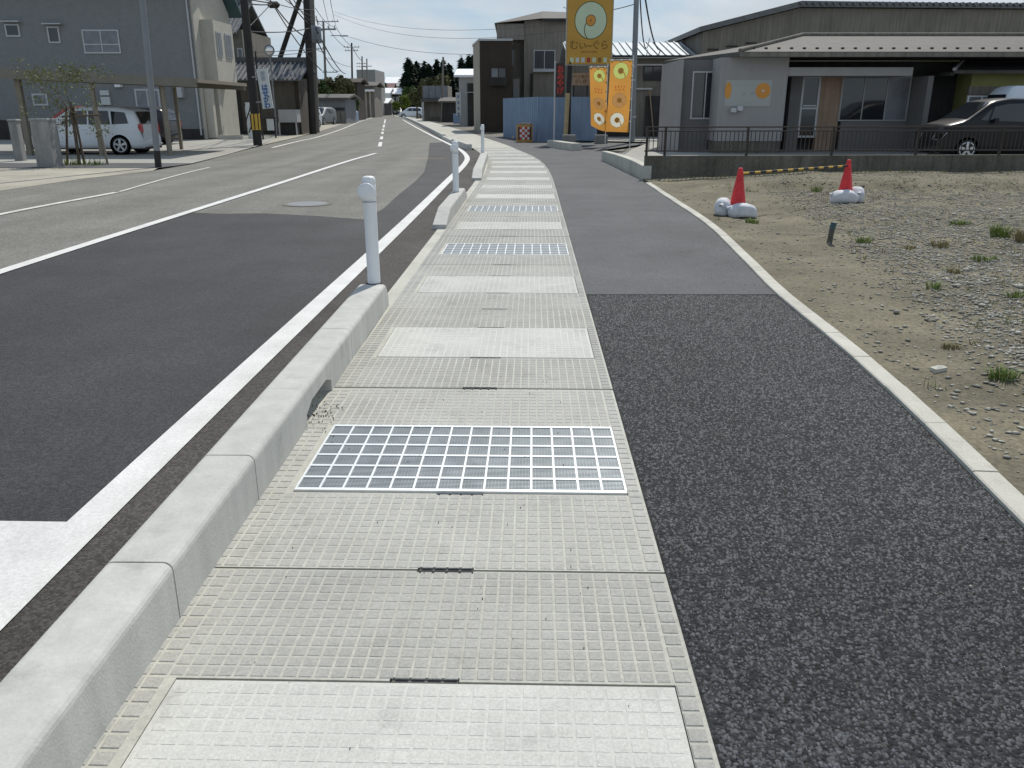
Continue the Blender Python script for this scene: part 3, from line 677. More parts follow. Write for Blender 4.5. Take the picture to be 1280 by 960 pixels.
# ------------------------------------------------------------------ asphalt footpath, edging stones
ed = [Vector((1.62, -2, 0)), Vector((1.80, 1.0, 0)), at(1264, 640), at(1144, 520), at(1058, 440), at(969, 366), at(924, 320), at(880, 278), at(831, 245), at(803, 226)]
ED = catmull(ed, 8)
bnd = at(735, 367).y
def foot(name, ya, yb, z, m, lab):
    Ls, Rs = [], []
    wrx = [(p.y, p.x) for p in WR if p.y < 60]; edx = [(p.y, p.x) for p in ED]
    for i in range(25):
        y = ya + (yb - ya) * i / 24
        Ls.append(Vector((np.interp(y, *zip(*wrx)) + .003, y, 0))); Rs.append(Vector((np.interp(y, *zip(*edx)) + .01, y, 0)))
    return strip(name, Ls, Rs, z, m, lab)
foot('footpath', -2, bnd, -.012, M['coarse'], 'coarse open dark asphalt footpath beside the covers')
sm_r = [p for p in WR if bnd <= p.y < 60]
Ls = [Vector((np.interp(bnd, [p.y for p in WR if p.y < 60], [p.x for p in WR if p.y < 60]) + .003, bnd + .004, 0))] + [p + Vector((.003, 0, 0)) for p in sm_r]
ep = [p for p in ED if p.y > bnd + .05]
rt = [Vector((np.interp(bnd, [p.y for p in ED], [p.x for p in ED]) + .01, bnd + .004, 0))] + ep + [at(752, 201), at(760, 186), at(812, 179), at(812, 174.5), at(650, 171), at(640, 170)]
poly = Ls + list(reversed(rt))
poly = [p for p in Ls if p.y < at(640, 170).y] + list(reversed(rt))
mb = MB(); mb.add([(p.x, p.y, -.008) for p in poly], [tuple(range(len(poly)))])
struct(mb.build('footpath', M['smooth']), 'smooth grey asphalt footpath widening into the shop driveway')
mb = MB(); mb.box(Ls[0].x, rt[0].x - .01, bnd - .003, bnd + .003, -.03, -.0105); struct(mb.build('joint_line', M['dark']), 'dark joint between coarse and smooth asphalt')
# beyond the shop driveway the path goes on beside the far walkway
fr_ = [p for p in WR if p.y >= at(640, 171).y - 1]
strip('roadside', [p for p in fr_], offset(fr_, 3.2), -.02, M['drab'], 'dull paved strip in front of the far right buildings')

# loose-looking chips standing proud in the coarse asphalt
def chips(N, ya, yb, ydens):
    y = ya + (yb - ya) * rng.random(N) ** ydens
    xl = np.interp(y, [p.y for p in WR if p.y < 60], [p.x for p in WR if p.y < 60]) + .012
    xr = np.interp(y, [p.y for p in ED], [p.x for p in ED]) - .008
    x = xl + (xr - xl) * rng.random(N)
    s = rng.uniform(.0042, .0105, N); a = rng.random(N) * 2 * PI; el = rng.uniform(.65, 1.25, N)
    nn = 5; V = np.zeros((N, nn + 1, 3)); Fc = np.zeros((N, nn, 3), dtype=np.int32)
    for i in range(nn):
        t = a + 2 * PI * i / nn + rng.uniform(-.3, .3, N); r = s * rng.uniform(.75, 1.2, N)
        V[:, i, 0] = x + r * np.cos(t) * el; V[:, i, 1] = y + r * np.sin(t) / el; V[:, i, 2] = -.0135
    V[:, nn, 0] = x + rng.uniform(-.3, .3, N) * s; V[:, nn, 1] = y + rng.uniform(-.3, .3, N) * s; V[:, nn, 2] = -.012 + s * rng.uniform(.35, .8, N)
    base = np.arange(N)[:, None] * (nn + 1)
    for i in range(nn): Fc[:, i, 0] = base[:, 0] + i; Fc[:, i, 1] = base[:, 0] + (i + 1) % nn; Fc[:, i, 2] = base[:, 0] + nn
    return V.reshape(-1, 3), Fc.reshape(-1, 3)
V, Fc = chips(46000, 1.2, bnd - .01, 1.25)
npmesh('asphalt_chips', V, Fc, M['chip'], None, 'stuff')

edging = bpy.data.objects.new('edging_kerb', None); C.objects.link(edging); struct(edging, 'pale concrete edging stones between footpath and gravel lot')
EP = resample(ED, .6); pr = [(0, -.1), (0, .006), (.008, .012), (.107, .012), (.115, .006), (.115, -.1)]
for a, b in zip(EP, EP[1:]):
    if b.y < .6: continue
    d = (b - a).normalized(); rz = math.atan2(-d.x, d.y); dz = random.uniform(-.002, .003)
    mb = MB(); sweep(mb, [(a + d * .0025, rz, [(x, z + dz) for x, z in pr]), (b - d * .0025, rz, [(x, z + dz) for x, z in pr])]); mb.build('edging_stone', M['edging'], edging)

# ------------------------------------------------------------------ gravel lot
WALL_Y0, WALL_Y1 = 19.55, 20.3                 # retaining wall: at its left corner and far right
def wall_y(x): return WALL_Y0 + (x - 3.05) * .052
def lot_z(x, y):
    z = -.01
    wy = wall_y(x); t = min(1, max(0, (y - (wy - 3.2)) / 1.0)); t = t * t * (3 - 2 * t)
    z += .15 * t * min(1, max(0, (x - 3.6) / 3))
    rd = math.exp(-((y - (wy - 2.9 - .25 * math.sin(x * .9))) / .28) ** 2) * min(1, max(0, (x - 3.9) / 1.2)) * .13
    z += rd
    e = min(1, max(0, (x - np.interp(y, [p.y for p in ED], [p.x for p in ED]) - .1) / .5))
    z += e * (.035 * noise.noise(Vector((x * .9, y * .9, 1))) + .02 * noise.noise(Vector((x * 3, y * 3, 5))) + .008 * noise.noise(Vector((x * 9, y * 9, 2))))
    return z
NX, NY = 150, 190
V = []; Fc = []
ey = [p.y for p in ED]; ex = [p.x for p in ED]
for j in range(NY + 1):
    tj = j / NY; 
    for i in range(NX + 1):
        ti = (i / NX) ** 1.8
        y = -2 + (21.9) * tj
        xl = np.interp(y, ey, ex) + .112
        x = xl + (32 - xl) * ti
        y2 = min(y, wall_y(x) + .05) if y < 19.5 else y + (wall_y(x) - 19.6) * max(0, (y - 19.0)) / .9 * 0
        y2 = -2 + (wall_y(x) + .06 + 2) * tj
        xl = np.interp(y2, ey, ex) + .112
        x = xl + (32 - xl) * ti
        V.append((x, y2, lot_z(x, y2)))
for j in range(NY):
    for i in range(NX): a = j * (NX + 1) + i; Fc.append((a, a + 1, a + NX + 2, a + NX + 1))
lot = npmesh('dirt_lot', V, Fc, M['soil'], None, 'structure', smooth=True); lot['label'] = 'bare sandy lot strewn with gravel beside the footpath'

def stones(N, gen, smin, smax, flat=.6):
    ico = np.array([(0, 0, 1), (.9, 0, .3), (.28, .85, .3), (-.72, .53, .3), (-.72, -.53, .3), (.28, -.85, .3), (0, 0, -.6)])
    tri = np.array([(0, 1, 2), (0, 2, 3), (0, 3, 4), (0, 4, 5), (0, 5, 1), (6, 2, 1), (6, 3, 2), (6, 4, 3), (6, 5, 4), (6, 1, 5)])
    V = np.zeros((N, 7, 3)); Fc = np.zeros((N, 10, 3), dtype=np.int32)
    for k in range(N):
        x, y = gen(); s = smin * (smax / smin) ** (random.random() ** 2.2); a = random.random() * 6.28; e = random.uniform(.65, 1.3)
        p = ico * (1 + rng.uniform(-.28, .28, (7, 1))); p = p * np.array([s * e, s / e, s * flat * random.uniform(.7, 1.1)])
        c, q = math.cos(a), math.sin(a); px = p[:, 0] * c - p[:, 1] * q; py = p[:, 0] * q + p[:, 1] * c
        V[k, :, 0] = x + px; V[k, :, 1] = y + py; V[k, :, 2] = p[:, 2] + lot_z(x, y) + s * .1; Fc[k] = tri + k * 7
    return V.reshape(-1, 3), Fc.reshape(-1, 3)
def gen_field():
    while True:
        y = 2.2 + 17.0 * random.random() ** 1.1; xl = np.interp(y, ey, ex)
        x = xl + .2 + random.random() * max(.3, .66 * y + .9 - xl)
        dens = min(1, max(.06, (x - xl - .55 - .10 * (y - 4)) / .9)) * (1 if y < wall_y(x) - 3.2 else .3)
        dens *= .9 + .8 * (noise.noise(Vector((x * .8, y * .8, 9))) + .3)
        if random.random() < dens and y < wall_y(x) - .2: return x, y
V, Fc = stones(64000, gen_field, .006, .027, .5)
V2, F2 = stones(260, gen_field, .028, .06, .55)
npmesh('gravel', np.concatenate([V, V2]), np.concatenate([Fc, F2 + len(V)]), M['stone'], None, 'stuff')

def gen_spill():      # grit that has strayed onto the edging and the path
    y = 1.6 + 17 * random.random() ** 1.2; xl = np.interp(y, ey, ex); return xl + .06 + random.gauss(-.12, .22), y
V, Fc = stones(900, gen_spill, .003, .009, .6)
V[:, 2] += np.where(True, .006, 0)
npmesh('grit', V, Fc, M['stone'], None, 'stuff')
def tuft(name, pos, rad, hgt, n, lab, m, cat='weed', lean=.95, wd=.0042):
    mb = MB(); 
    for i in range(n):
        a = random.random() * 6.28; r = rad * random.random() ** .6 * .6; bx, by = pos[0] + r * math.cos(a), pos[1] + r * math.sin(a) * .8; bz = lot_z(bx, by) - .004
        a2 = a + random.gauss(0, .7); h = hgt * random.uniform(.45, 1); l = lean * h * random.uniform(.3, 1.1); ww = wd * random.uniform(.7, 1.5)
        px, py = -math.sin(a2) * ww, math.cos(a2) * ww
        m1 = (bx + math.cos(a2) * l * .4, by + math.sin(a2) * l * .4, bz + h * .65); t1 = (bx + math.cos(a2) * l, by + math.sin(a2) * l, bz + h)
        mb.add([(bx - px, by - py, bz), (bx + px, by + py, bz), (m1[0] + px * .9, m1[1] + py * .9, m1[2]), (m1[0] - px * .9, m1[1] - py * .9, m1[2]), t1], [(0, 1, 2, 3), (3, 2, 4)])
    o = mb.build(name, m)
    if lab: tag(o, lab, cat, 'weeds growing in the gravel lot')
    return o
for (u, v, rad, h, n, lab, mk) in (
    (1250, 296, .20, .20, 150, 'bushy bright green weed at the right edge of the gravel', 'weed'), (1276, 302, .16, .20, 90, 'browner weed half cut by the right edge', 'dryweed'),
    (1200, 279, .24, .07, 120, 'long low mat of green weed beyond the stake', 'weed'), (1230, 322, .22, .07, 90, 'flat dark green weed below the bushy one', 'weed'),
    (1176, 306, .16, .12, 70, 'pale thin weed in the middle of the gravel', 'dryweed'), (1080, 302, .16, .10, 70, 'green weed just right of the short stake', 'weed'),
    (1255, 472, .15, .07, 110, 'grass tuft nearest the camera at the right', 'weed'), (940, 278, .16, .09, 80, 'green weed in front of the left cone', 'weed'),
    (1138, 309, .10, .06, 40, 'small weed between the pale one and the stake', 'dryweed'), (1166, 362, .10, .10, 50, 'dark green sprig in the nearer gravel', 'weed'),
    (1192, 338, .10, .06, 40, 'yellowish sprig above the nearer gravel', 'dryweed'), (1190, 432, .12, .05, 50, 'dry brownish weed near the loose stone', 'dryweed'),
    (1020, 240, .2, .14, 70, 'weed on the dirt bank between the cones', 'weed'), (1270, 372, .14, .08, 60, 'scattered weed at the right edge, below the flat one', 'weed')):
    tuft('weed', at(u, v), rad, h, n, lab, M[mk])
mbw = MB()
for i in range(420):
    x, y = gen_field()
    if i > 230: x = random.uniform(4, 14); y = wall_y(x) - random.uniform(2.5, 3.5)
    if i > 340: x = random.uniform(3.4, 14); y = wall_y(x) - random.uniform(.1, .4)
    for k in range(7):
        a = random.random() * 6.28; h = random.uniform(.02, .075); z = lot_z(x, y); q = (random.gauss(0, .03), random.gauss(0, .03))
        mbw.add([(x + q[0] - .004, y + q[1], z - .003), (x + q[0] + .004, y + q[1], z - .003), (x + q[0] + math.cos(a) * h * .5, y + q[1] + math.sin(a) * h * .5, z + h)], [(0, 1, 2)], 0 if random.random() < .45 else 1)
mbw.build('weeds', [M['weed'], M['dryweed']], None, 'stuff')
# loose stone, stake, cones, sandbags, bar
p = at(1173, 461); z = lot_z(p.x, p.y)
mb = MB(Tm(p.x, p.y, z, .5)); mb.prism([(-.055, -.022), (.045, -.03), (.06, .005), (.04, .03), (-.045, .028)], -.02, .022); mb.add([(-.05, -.018, .022), (.04, -.024, .022), (.05, .004, .022), (.035, .025, .022), (-.04, .022, .022), (0, 0, .034)], [(0, 1, 5), (1, 2, 5), (2, 3, 5), (3, 4, 5), (4, 0, 5)])
tag(mb.build('stone', M['edging']), 'pale flat loose stone lying on the dirt by itself', 'stone')
p = at(1036, 304); q = dep(1041, 278, p.y)
t = thing('stake', 'short dark stake leaning out of the gravel', 'stake', (p.x, p.y, lot_z(p.x, p.y)))
mb = MB(); zt = q[1]; zb = lot_z(p.x, p.y)
mb.tube((p.x, p.y, zb - .05), (p.x + .02, p.y, zb + (zt - zb) * .7), .032, .032, 12); mb.build('shaft', M['wallc'], t)
mb = MB(); mb.tube((p.x + .02, p.y, zb + (zt - zb) * .7 - .002), (p.x + .032, p.y - .002, zt), .035, .035, 12); mb.build('sleeve', M['teal'], t)

def cone(u, v, utop, vtop, lab, lb1, lb2, flip):
    p = at(u, v); z = lot_z(p.x, p.y); ht = .70
    t = thing('traffic_cone', lab, 'cone', (p.x, p.y, z), 0, 'red traffic cones on the gravel lot')
    mb = MB(); mb.lathe([(.145, .02), (.14, .035), (.034, ht - .02), (.03, ht - .005), (.024, ht), (.0001, ht)], 24); mb.build('shell', M['cone'], t, local=True)
    mb = MB(); mb.bevbox(-.19, .19, -.19, .19, 0, .028, .006); mb.build('base', M['black'], t, local=True)
    mb = MB(); mb.lathe([(.043, ht - .10), (.048, ht - .085), (.042, ht - .075)], 20); mb.build('bar_ring', M['cone'], t, local=True)
    return t, p, z
def bag(name, pos, rz, sx, sy, sz, lab):
    t = thing(name, lab, 'sandbag', pos, rz, 'white sandbags weighing down the cones')
    nu, nv = 20, 12; vs = []; fs = []; sd_ = random.random() * 50
    for j in range(nv + 1):
        ph = PI * j / nv
        for i in range(nu):
            th = 2 * PI * i / nu
            d = Vector((math.sin(ph) * math.cos(th), math.sin(ph) * math.sin(th), math.cos(ph)))
            k = 1 + .13 * noise.noise(d * 1.6 + Vector((sd_, 0, 0))) + .05 * noise.noise(d * 5 + Vector((0, sd_, 0)))
            x, y, zz = d.x, d.y, d.z
            e = lambda a, q: math.copysign(abs(a) ** q, a)
            x, y, zz = e(x, .75) * sx * k, e(y, .75) * sy * k, e(zz, .85) * sz * k
            if zz < -sz * .62: zz = -sz * .62 + (zz + sz * .62) * .15
            zz += .25 * sz * (1 - (x / sx) ** 2) - .1 * sz
            vs.append((x, y, max(zz + sz * .62, .002)))
    for j in range(nv):
        for i in range(nu): fs.append((j * nu + i, j * nu + (i + 1) % nu, (j + 1) * nu + (i + 1) % nu, (j + 1) * nu + i))
    mb = MB(); mb.add(vs, fs, 0, True); mb.build('sack', M['bag'], t, local=True)
    mb = MB(); c = Vector((-sx * .9, 0, sz * .9)); 
    mb.path([(-sx * .55, 0, sz * 1.15), (-sx * .8, 0, sz * 1.2), (-sx * 1.0, .02, sz * 1.0)], lambda q: .03 - .012 * math.sin(q * PI) + .01 * q, 8); mb.build('tied_neck', M['bag'], t, local=True)
    return t
c1, p1, z1 = cone(921, 268, 917, 211, 'left red traffic cone nearer the footpath', 0, 0, 0)
c2, p2, z2 = cone(1055, 252, 1056, 197, 'right red traffic cone farther out on the gravel', 0, 0, 0)
bag('sandbag', (p1.x + .02, p1.y - .22, z1 - .005), .1, .22, .15, .12, 'sandbag lying in front of the left cone')
bag('sandbag', (p1.x - .22, p1.y + .02, z1 + .01), 1.3, .22, .13, .14, 'sandbag leaning behind the left cone on its footpath side')
bag('sandbag', (p2.x - .10, p2.y - .22, z2 - .005), .05, .23, .15, .13, 'sandbag lying in front of the right cone')
bag('sandbag', (p2.x + .20, p2.y - .02, z2), 1.45, .20, .12, .14, 'sandbag tucked behind the right cone')
ba = Vector((p1.x, p1.y, z1 + .62)); bb = Vector((p2.x, p2.y, z2 + .60))
bt = thing('barrier_bar', 'yellow and black striped bar hung between the two cones', 'barrier bar', (ba + bb) / 2)
nb = 20
for k in range(nb):
    mb = MB(); mb.tube(ba.lerp(bb, .02 + .96 * k / nb), ba.lerp(bb, .02 + .96 * (k + 1) / nb), .017, .017, 10)
    mb.build('black_section' if k % 2 else 'yellow_section', M['black'] if k % 2 else M['yellow'], bt)

# ------------------------------------------------------------------ retaining wall and railing
wl = thing('retaining_wall', 'low dark concrete retaining wall under the railing', 'wall', (8, wall_y(8), 0))
a = Vector((3.05, wall_y(3.05), 0)); b = Vector((32, wall_y(32), 0)); d = (b - a).normalized(); rw = math.atan2(d.y, d.x)
T = Matrix.Translation(a) @ Matrix.Rotation(rw, 4, 'Z'); LWALL = (b - a).length
WT = top_of(830, 195, WALL_Y0)
mb = MB(T); k = 0; x = 0
while x < LWALL:
    mb.box(x + .004, min(x + 3.6, LWALL) - .004, 0, .18, -.2, WT); x += 3.6
mb.build('wall_panel', M['wallc'], wl)
rl = thing('railing', 'dark bronze railing with thin bars along the wall top', 'railing', (8, wall_y(8) + .09, WT))
RT = top_of(830, 158, WALL_Y0 + .09)
mb = MB(T); mb.box(-.02, LWALL, .065, .115, RT - .03, RT); mb.build('top_rail', M['bronze'], rl)
mb = MB(T); mb.box(-.02, LWALL, .072, .108, RT - .115, RT - .09); mb.build('upper_rail', M['bronze'], rl)
mb = MB(T); mb.box(-.02, LWALL, .075, .105, WT + .09, WT + .12); mb.build('bottom_rail', M['bronze'], rl)
mbx = MB(); mbx.box(-.0075, .0075, -.0075, .0075, WT + .12, RT - .115); proto = None
me = None
x = .08
src = mbx.build('baluster', M['bronze'], rl); me = src.data; first = True
while x < 15.0:
    o = src if first else link('baluster', me, rl)
    w_ = T @ Vector((x, .09, 0)); o.location = (w_.x, w_.y, 0); o.rotation_euler = (0, 0, rw); first = False; x += .098
mb = MB(T)
while x < LWALL: mb.box(x - .0075, x + .0075, .082, .098, WT + .12, RT - .115); x += .098
mb.build('baluster_run', M['bronze'], rl, 'stuff')
pm = MB(); pm.box(-.025, .025, -.025, .025, WT - .06, RT - .03); src = pm.build('post', M['bronze'], rl); first = True
x = .03
for x in [.03, .45] + [2.35 + i * 2.0 for i in range(13)]:
    o = src if first else link('post', src.data, rl); first = False
    w_ = T @ Vector((x, .09, 0)); o.location = (w_.x, w_.y, 0); o.rotation_euler = (0, 0, rw)

# shop lot behind the wall: sheet just above the ground
LZ = .06
def lotedge(pts, z): return [(p[0], p[1], z) for p in pts]
mb = MB(); q0 = T @ Vector((.0, .17, 0)); q1 = T @ Vector((LWALL, .17, 0))
k_a, k_b = at(803, 223), at(752, 200.5)
vs = [(q0.x, q0.y, .06), (q1.x, q1.y, LZ), (60, 60, LZ), (5, 60, LZ), (at(700, 175, LZ).x, at(700, 175, LZ).y, LZ), (at(812, 177.5, LZ).x, at(812, 177.5, LZ).y, LZ), (k_b.x + .22, k_b.y + .1, .03)]
mb.add(vs, [tuple(range(len(vs)))]); struct(mb.build('shop_lot', M['apron']), 'pale paved lot in front of the shop behind the railing')
# white-topped kerb blocks at both sides of the driveway
def block_kerb(pts, h, wd, lab):
    k = bpy.data.objects.new('kerb', None); C.objects.link(k); struct(k, lab)
    c = resample(catmull(pts, 6), 1.2)
    if (c[-1] - Vector(pts[-1])).length > .25: c.append(Vector(pts[-1]))
    for a, b in zip(c, c[1:]):
        d = (b - a).normalized(); rz = math.atan2(-d.x, d.y); pr = [(0, -.1), (0, h - .01), (.01, h), (wd - .01, h), (wd, h - .01), (wd, -.1)]
        mb = MB(); sweep(mb, [(a + d * .003, rz, pr), (b - d * .003, rz, pr)]); mb.build('kerb_block', M['edging'], k)
block_kerb([at(803, 223), at(790, 215), at(772, 207), at(752, 200.5)], .28, .2, 'knee high pale kerb from the wall corner to the driveway')
block_kerb([at(716, 188.2), at(700, 186), at(684, 183)], .26, .35, 'short pale kerb block at the foot of the shop sign')
a_, b_ = at(640, 172.5), at(820, 178, .02)
mb = MB(); mb.add([(a_.x, a_.y, -.02), (b_.x, b_.y, -.02), (b_.x + .1, b_.y + .25, -.02), (a_.x, a_.y + .25, -.02), (a_.x, a_.y, .1), (b_.x, b_.y, .11), (b_.x + .1, b_.y + .25, .11), (a_.x, a_.y + .25, .1)], [(0, 3, 2, 1), (4, 5, 6, 7), (0, 1, 5, 4), (1, 2, 6, 5), (2, 3, 7, 6), (3, 0, 4, 7)])
struct(mb.build('kerb', M['edging']), 'thin pale kerb line at the back of the driveway')

# ------------------------------------------------------------------ building helpers
def fx(u, v, Y): return dep(u, v, Y)
class Facade:
    """a building front standing at distance Y, facing the camera"""
    def __init__(s, root, Y): s.r = root; s.Y = Y
    def rect(s, u0, v0, u1, v1):
        vm = (v0 + v1) / 2; xa, xb = dep(u0, vm, s.Y)[0], dep(u1, vm, s.Y)[0]; um = (u0 + u1) / 2
        return xa, xb, dep(um, v1, s.Y)[1], dep(um, v0, s.Y)[1]
    def box(s, name, u0, v0, u1, v1, dy0, dy1, m, parent=None, zb=None):
        xa, xb, za, zb_ = s.rect(u0, v0, u1, v1)
        if zb is not None: za = zb
        mb = MB(); mb.box(xa, xb, s.Y + dy0, s.Y + dy1, za, zb_); return mb.build(name, m, parent or s.r)
    def window(s, u0, v0, u1, v1, panes=2, fr=.05, m='glass', fm='alu', proud=.05, transom=0, sill=False, name='window'):
        xa, xb, za, zb = s.rect(u0, v0, u1, v1); y = s.Y
        mb = MB(); f = fr
        mb.box(xa, xb, y - proud, y + .02, zb - f, zb); mb.box(xa, xb, y - proud, y + .02, za, za + f)
        mb.box(xa, xa + f, y - proud, y + .02, za + f, zb - f); mb.box(xb - f, xb, y - proud, y + .02, za + f, zb - f)
        for k in range(1, panes):
            x = xa + (xb - xa) * k / panes; mb.box(x - f * .4, x + f * .4, y - proud + .004, y + .02, za + f, zb - f)
        if transom: z = za + (zb - za) * transom; mb.box(xa + f, xb - f, y - proud + .002, y + .018, z - f * .4, z + f * .4)
        if sill: mb.box(xa - .05, xb + .05, y - proud - .06, y + .01, za - .06, za - .002)
        o = mb.build(name, M[fm], s.r)
        for k in range(panes):
            x_, x2 = xa + (xb - xa) * k / panes, xa + (xb - xa) * (k + 1) / panes
            pb = MB(); pb.box(x_ + f * .4, x2 - f * .4, y - proud * .5, y - proud * .5 + .012, za + f * .5, zb - f * .5)
            pb.build('pane', M[m] if not isinstance(m, (list, tuple)) else M[m[k % len(m)]], o)
        return o
def tiled_roof(name, xa, xb, ya, yb, za, zr, m, parent, over=.4, pitch=.28, both=True):
    """gable roof with its ridge along x; ribs of round tiles run down the slope"""
    ym = (ya + yb) / 2; mb = MB()
    sl = (zr - za) / (ym - ya); ya2 = ya - over; za2 = za - over * sl
    mb.prism_x([(ya2, za2), (ym, zr), (yb + over, za2), (yb + over, za2 + .08), (ym, zr + .1), (ya2, za2 + .08)], xa, xb)
    x = xa + .05
    while x < xb:
        mb.tube((x, ya2 - .02, za2 + .10), (x, ym, zr + .13), .07, .07, 6)
        mb.tube((x, yb + over, za2 + .10), (x, ym, zr + .13), .07, .07, 6); x += pitch
    mb.box(xa - .05, xb + .05, ym - .14, ym + .14, zr + .05, zr + .34)
    return mb.build(name, m, parent)

# ------------------------------------------------------------------ grey house at the left
HY = 44.0
hx = dep(247, 100, HY)[0]
hs = thing('house', 'grey two storey house behind the carport', 'house', (hx - 6, HY + 3, 0))
Fh = Facade(hs, HY)
mb = MB(); mb.box(hx - 22, hx, HY, HY + 5.6, 0, 7.2); mb.build('front_wall', M['houseg'], hs)
mb = MB(); mb.box(hx + .003, hx + .10, HY + .06, HY + 5.6, 0, 6.4); mb.prism_x([(HY + .06, 6.4), (HY + 5.6, 6.4), (HY + 2.8, 8.6), (HY + .06, 7.3)], hx + .003, hx + .10); mb.build('side_wall', M['housew'], hs)
mb = MB(); mb.box(hx + .10, hx + .75, HY + .9, HY + 3.9, 2.72, 5.7); mb.build('bay', M['housew'], hs)
for ya, yb in ((1.2, 1.9), (2.5, 3.5)):
    mb = MB(); mb.box(hx + .753, hx + .80, HY + ya, HY + yb, 4.0, 5.2); wbay = mb.build('window', M['alu'], hs)
    n_ = 1 if yb < 2 else 2; st_ = (yb - ya - .14) / n_
    for k in range(n_): mb = MB(); mb.box(hx + .803, hx + .815, HY + ya + .07 + k * st_ + .02, HY + ya + .07 + (k + 1) * st_ - .02, 4.08, 5.12); mb.build('pane', M['curtain'], wbay)
for k, y in enumerate((HY + .35, HY + 1.35)):
    mb = MB(); mb.box(hx + .12, hx + .5, y, y + .36, .05, 2.68); mb.build('porch_column', M['housew'], hs)
mb = MB(); mb.box(hx + .12, hx + .2, HY + .75, HY + 1.32, .3, 2.6); mb.build('door', M['glass'], hs)
mb = MB(); mb.prism_x([(HY - .6, 7.1), (HY + 2.8, 8.85), (HY + 6.1, 6.25), (HY + 6.1, 6.45), (HY + 2.8, 9.1), (HY - .6, 7.3)], hx - 22.5, hx + .7); mb.build('roof', M['teal'], hs)
mb = MB(); mb.box(hx - 22, hx + .003, HY - .03, HY - .001, .0, .5); mb.build('plinth', M['darkw'], hs)
mb = MB(); mb.tube((hx - .1, HY - .07, .2), (hx - .1, HY - .07, 7.1), .045, .045, 10); mb.build('downpipe', M['alu'], hs)
Fh.window(7, 30, 25, 46, 1, .07, 'glass'); Fh.window(60, 33, 75, 54, 1, .07, 'glass'); Fh.window(104, 37, 150, 67, 2, .07, 'curtain', transom=.38)
Fh.window(170, 111, 201, 144, 2, .09, 'curtain'); Fh.window(41, 117, 60, 132, 1, .08, 'curtain')
xa, xb, za, zb = Fh.rect(5, 26, 29, 30)
for (u0, u1, v) in ((4, 28, 28), (56, 79, 31)):
    xa, xb, za, zb = Fh.rect(u0, v - 1, u1, v); mb = MB(); mb.box(xa, xb, HY - .35, HY - .001, za, za + .05); mb.build('canopy', M['alu'], hs)
xa, xb, za, zb = Fh.rect(146, 102, 153, 109); mb = MB(); mb.box(xa, xb, HY - .3, HY - .001, za, zb); mb.build('vent_hood', M['white'], hs)
xa, xb, za, zb = Fh.rect(219, 104, 230, 122); mb = MB(); mb.box(xa, xb, HY - .35, HY - .003, za, zb); mb.build('meter_box', M['alu'], hs)
xa, xb, za, zb = Fh.rect(127, 113, 138, 131); mb = MB(); mb.box(xa, xb, HY - .12, HY - .003, za + .45, zb); mb.box(xa, xb, HY - .12, HY - .003, za, za + .38); mb.build('notice', M['poster'], hs)
xa, xb, za, zb = Fh.rect(-200, 150, 40, 172); mb = MB(); mb.box(xa, xb, HY - .05, HY - .003, 0, zb); mb.build('dark_doorway', M['darkw'], hs)

# carport
CY = 29.0
cp = thing('carport', 'long beige flat roofed carport in front of the grey house', 'carport', (-14.5, CY + 2.5, 0))
(xl_, zl_), (xr_, zr_) = dep(-90, 80, CY), dep(244, 98, CY)
mb = MB(); mb.prism_y([(xl_, zl_ - .34), (xr_, zr_ - .27), (xr_, zr_), (xl_, zl_)], CY, CY + .14); mb.build('front_beam', M['beam'], cp)
mb = MB(); mb.prism_y([(xl_, zl_ - .12), (xr_, zr_ - .08), (xr_, zr_ - .03), (xl_, zl_ - .07)], CY + .145, CY + 5.2); mb.build('roof_sheet', M['drab'], cp)
mb = MB(); mb.prism_y([(xl_, zl_ - .34), (xr_, zr_ - .27), (xr_, zr_), (xl_, zl_)], CY + 5.21, CY + 5.33); mb.build('rear_beam', M['beam'], cp)
mb = MB(); mb.box(xr_ + .003, xr_ + .08, CY, CY + 5.3, zr_ - .13, zr_ - .02); mb.build('side_gutter', M['tan'], cp)
for (u, Y_, w_) in ((29, CY + .3, .17), (206, CY + .5, .12), (222, CY + 4.6, .11), (120, CY + .2, .12)):
    x_ = dep(u, 150, Y_)[0]; tt = (x_ - xl_) / (xr_ - xl_); mb = MB(); mb.box(x_ - w_ / 2, x_ + w_ / 2, Y_, Y_ + w_, -.02, zl_ + (zr_ - zl_) * tt - .3); mb.build('post', M['tan'], cp)
p = at(213, 194); mb = MB(); mb.box(p.x - .05, p.x + .05, p.y, p.y + .1, -.02, 2.5); tag(mb.build('post', M['tan']), 'slim tan pole standing beside the carport post', 'pole')

# gate pillars
for (u, v, vt, u0, lab) in ((57.5, 208, 148, 22, 'wide grey stone gate pillar in front of the white car'), (23.5, 200.5, 149, 10, 'narrow grey gate pillar at the far left')):
    p = at(u, v); wd = u0 * (p.y * .96) / F; zt = dep(u, vt, p.y)[1]
    t = thing('gate_pillar', lab, 'pillar', (p.x, p.y, 0)); mb = MB(); mb.bevbox(p.x - wd / 2, p.x + wd / 2, p.y, p.y + wd, -.03, zt - .06, .01); mb.build('shaft', M['pillar'], t)
    mb = MB(); mb.bevbox(p.x - wd / 2 - .02, p.x + wd / 2 + .02, p.y - .02, p.y + wd + .02, zt - .06, zt, .02); mb.build('cap', M['pillar'], t)
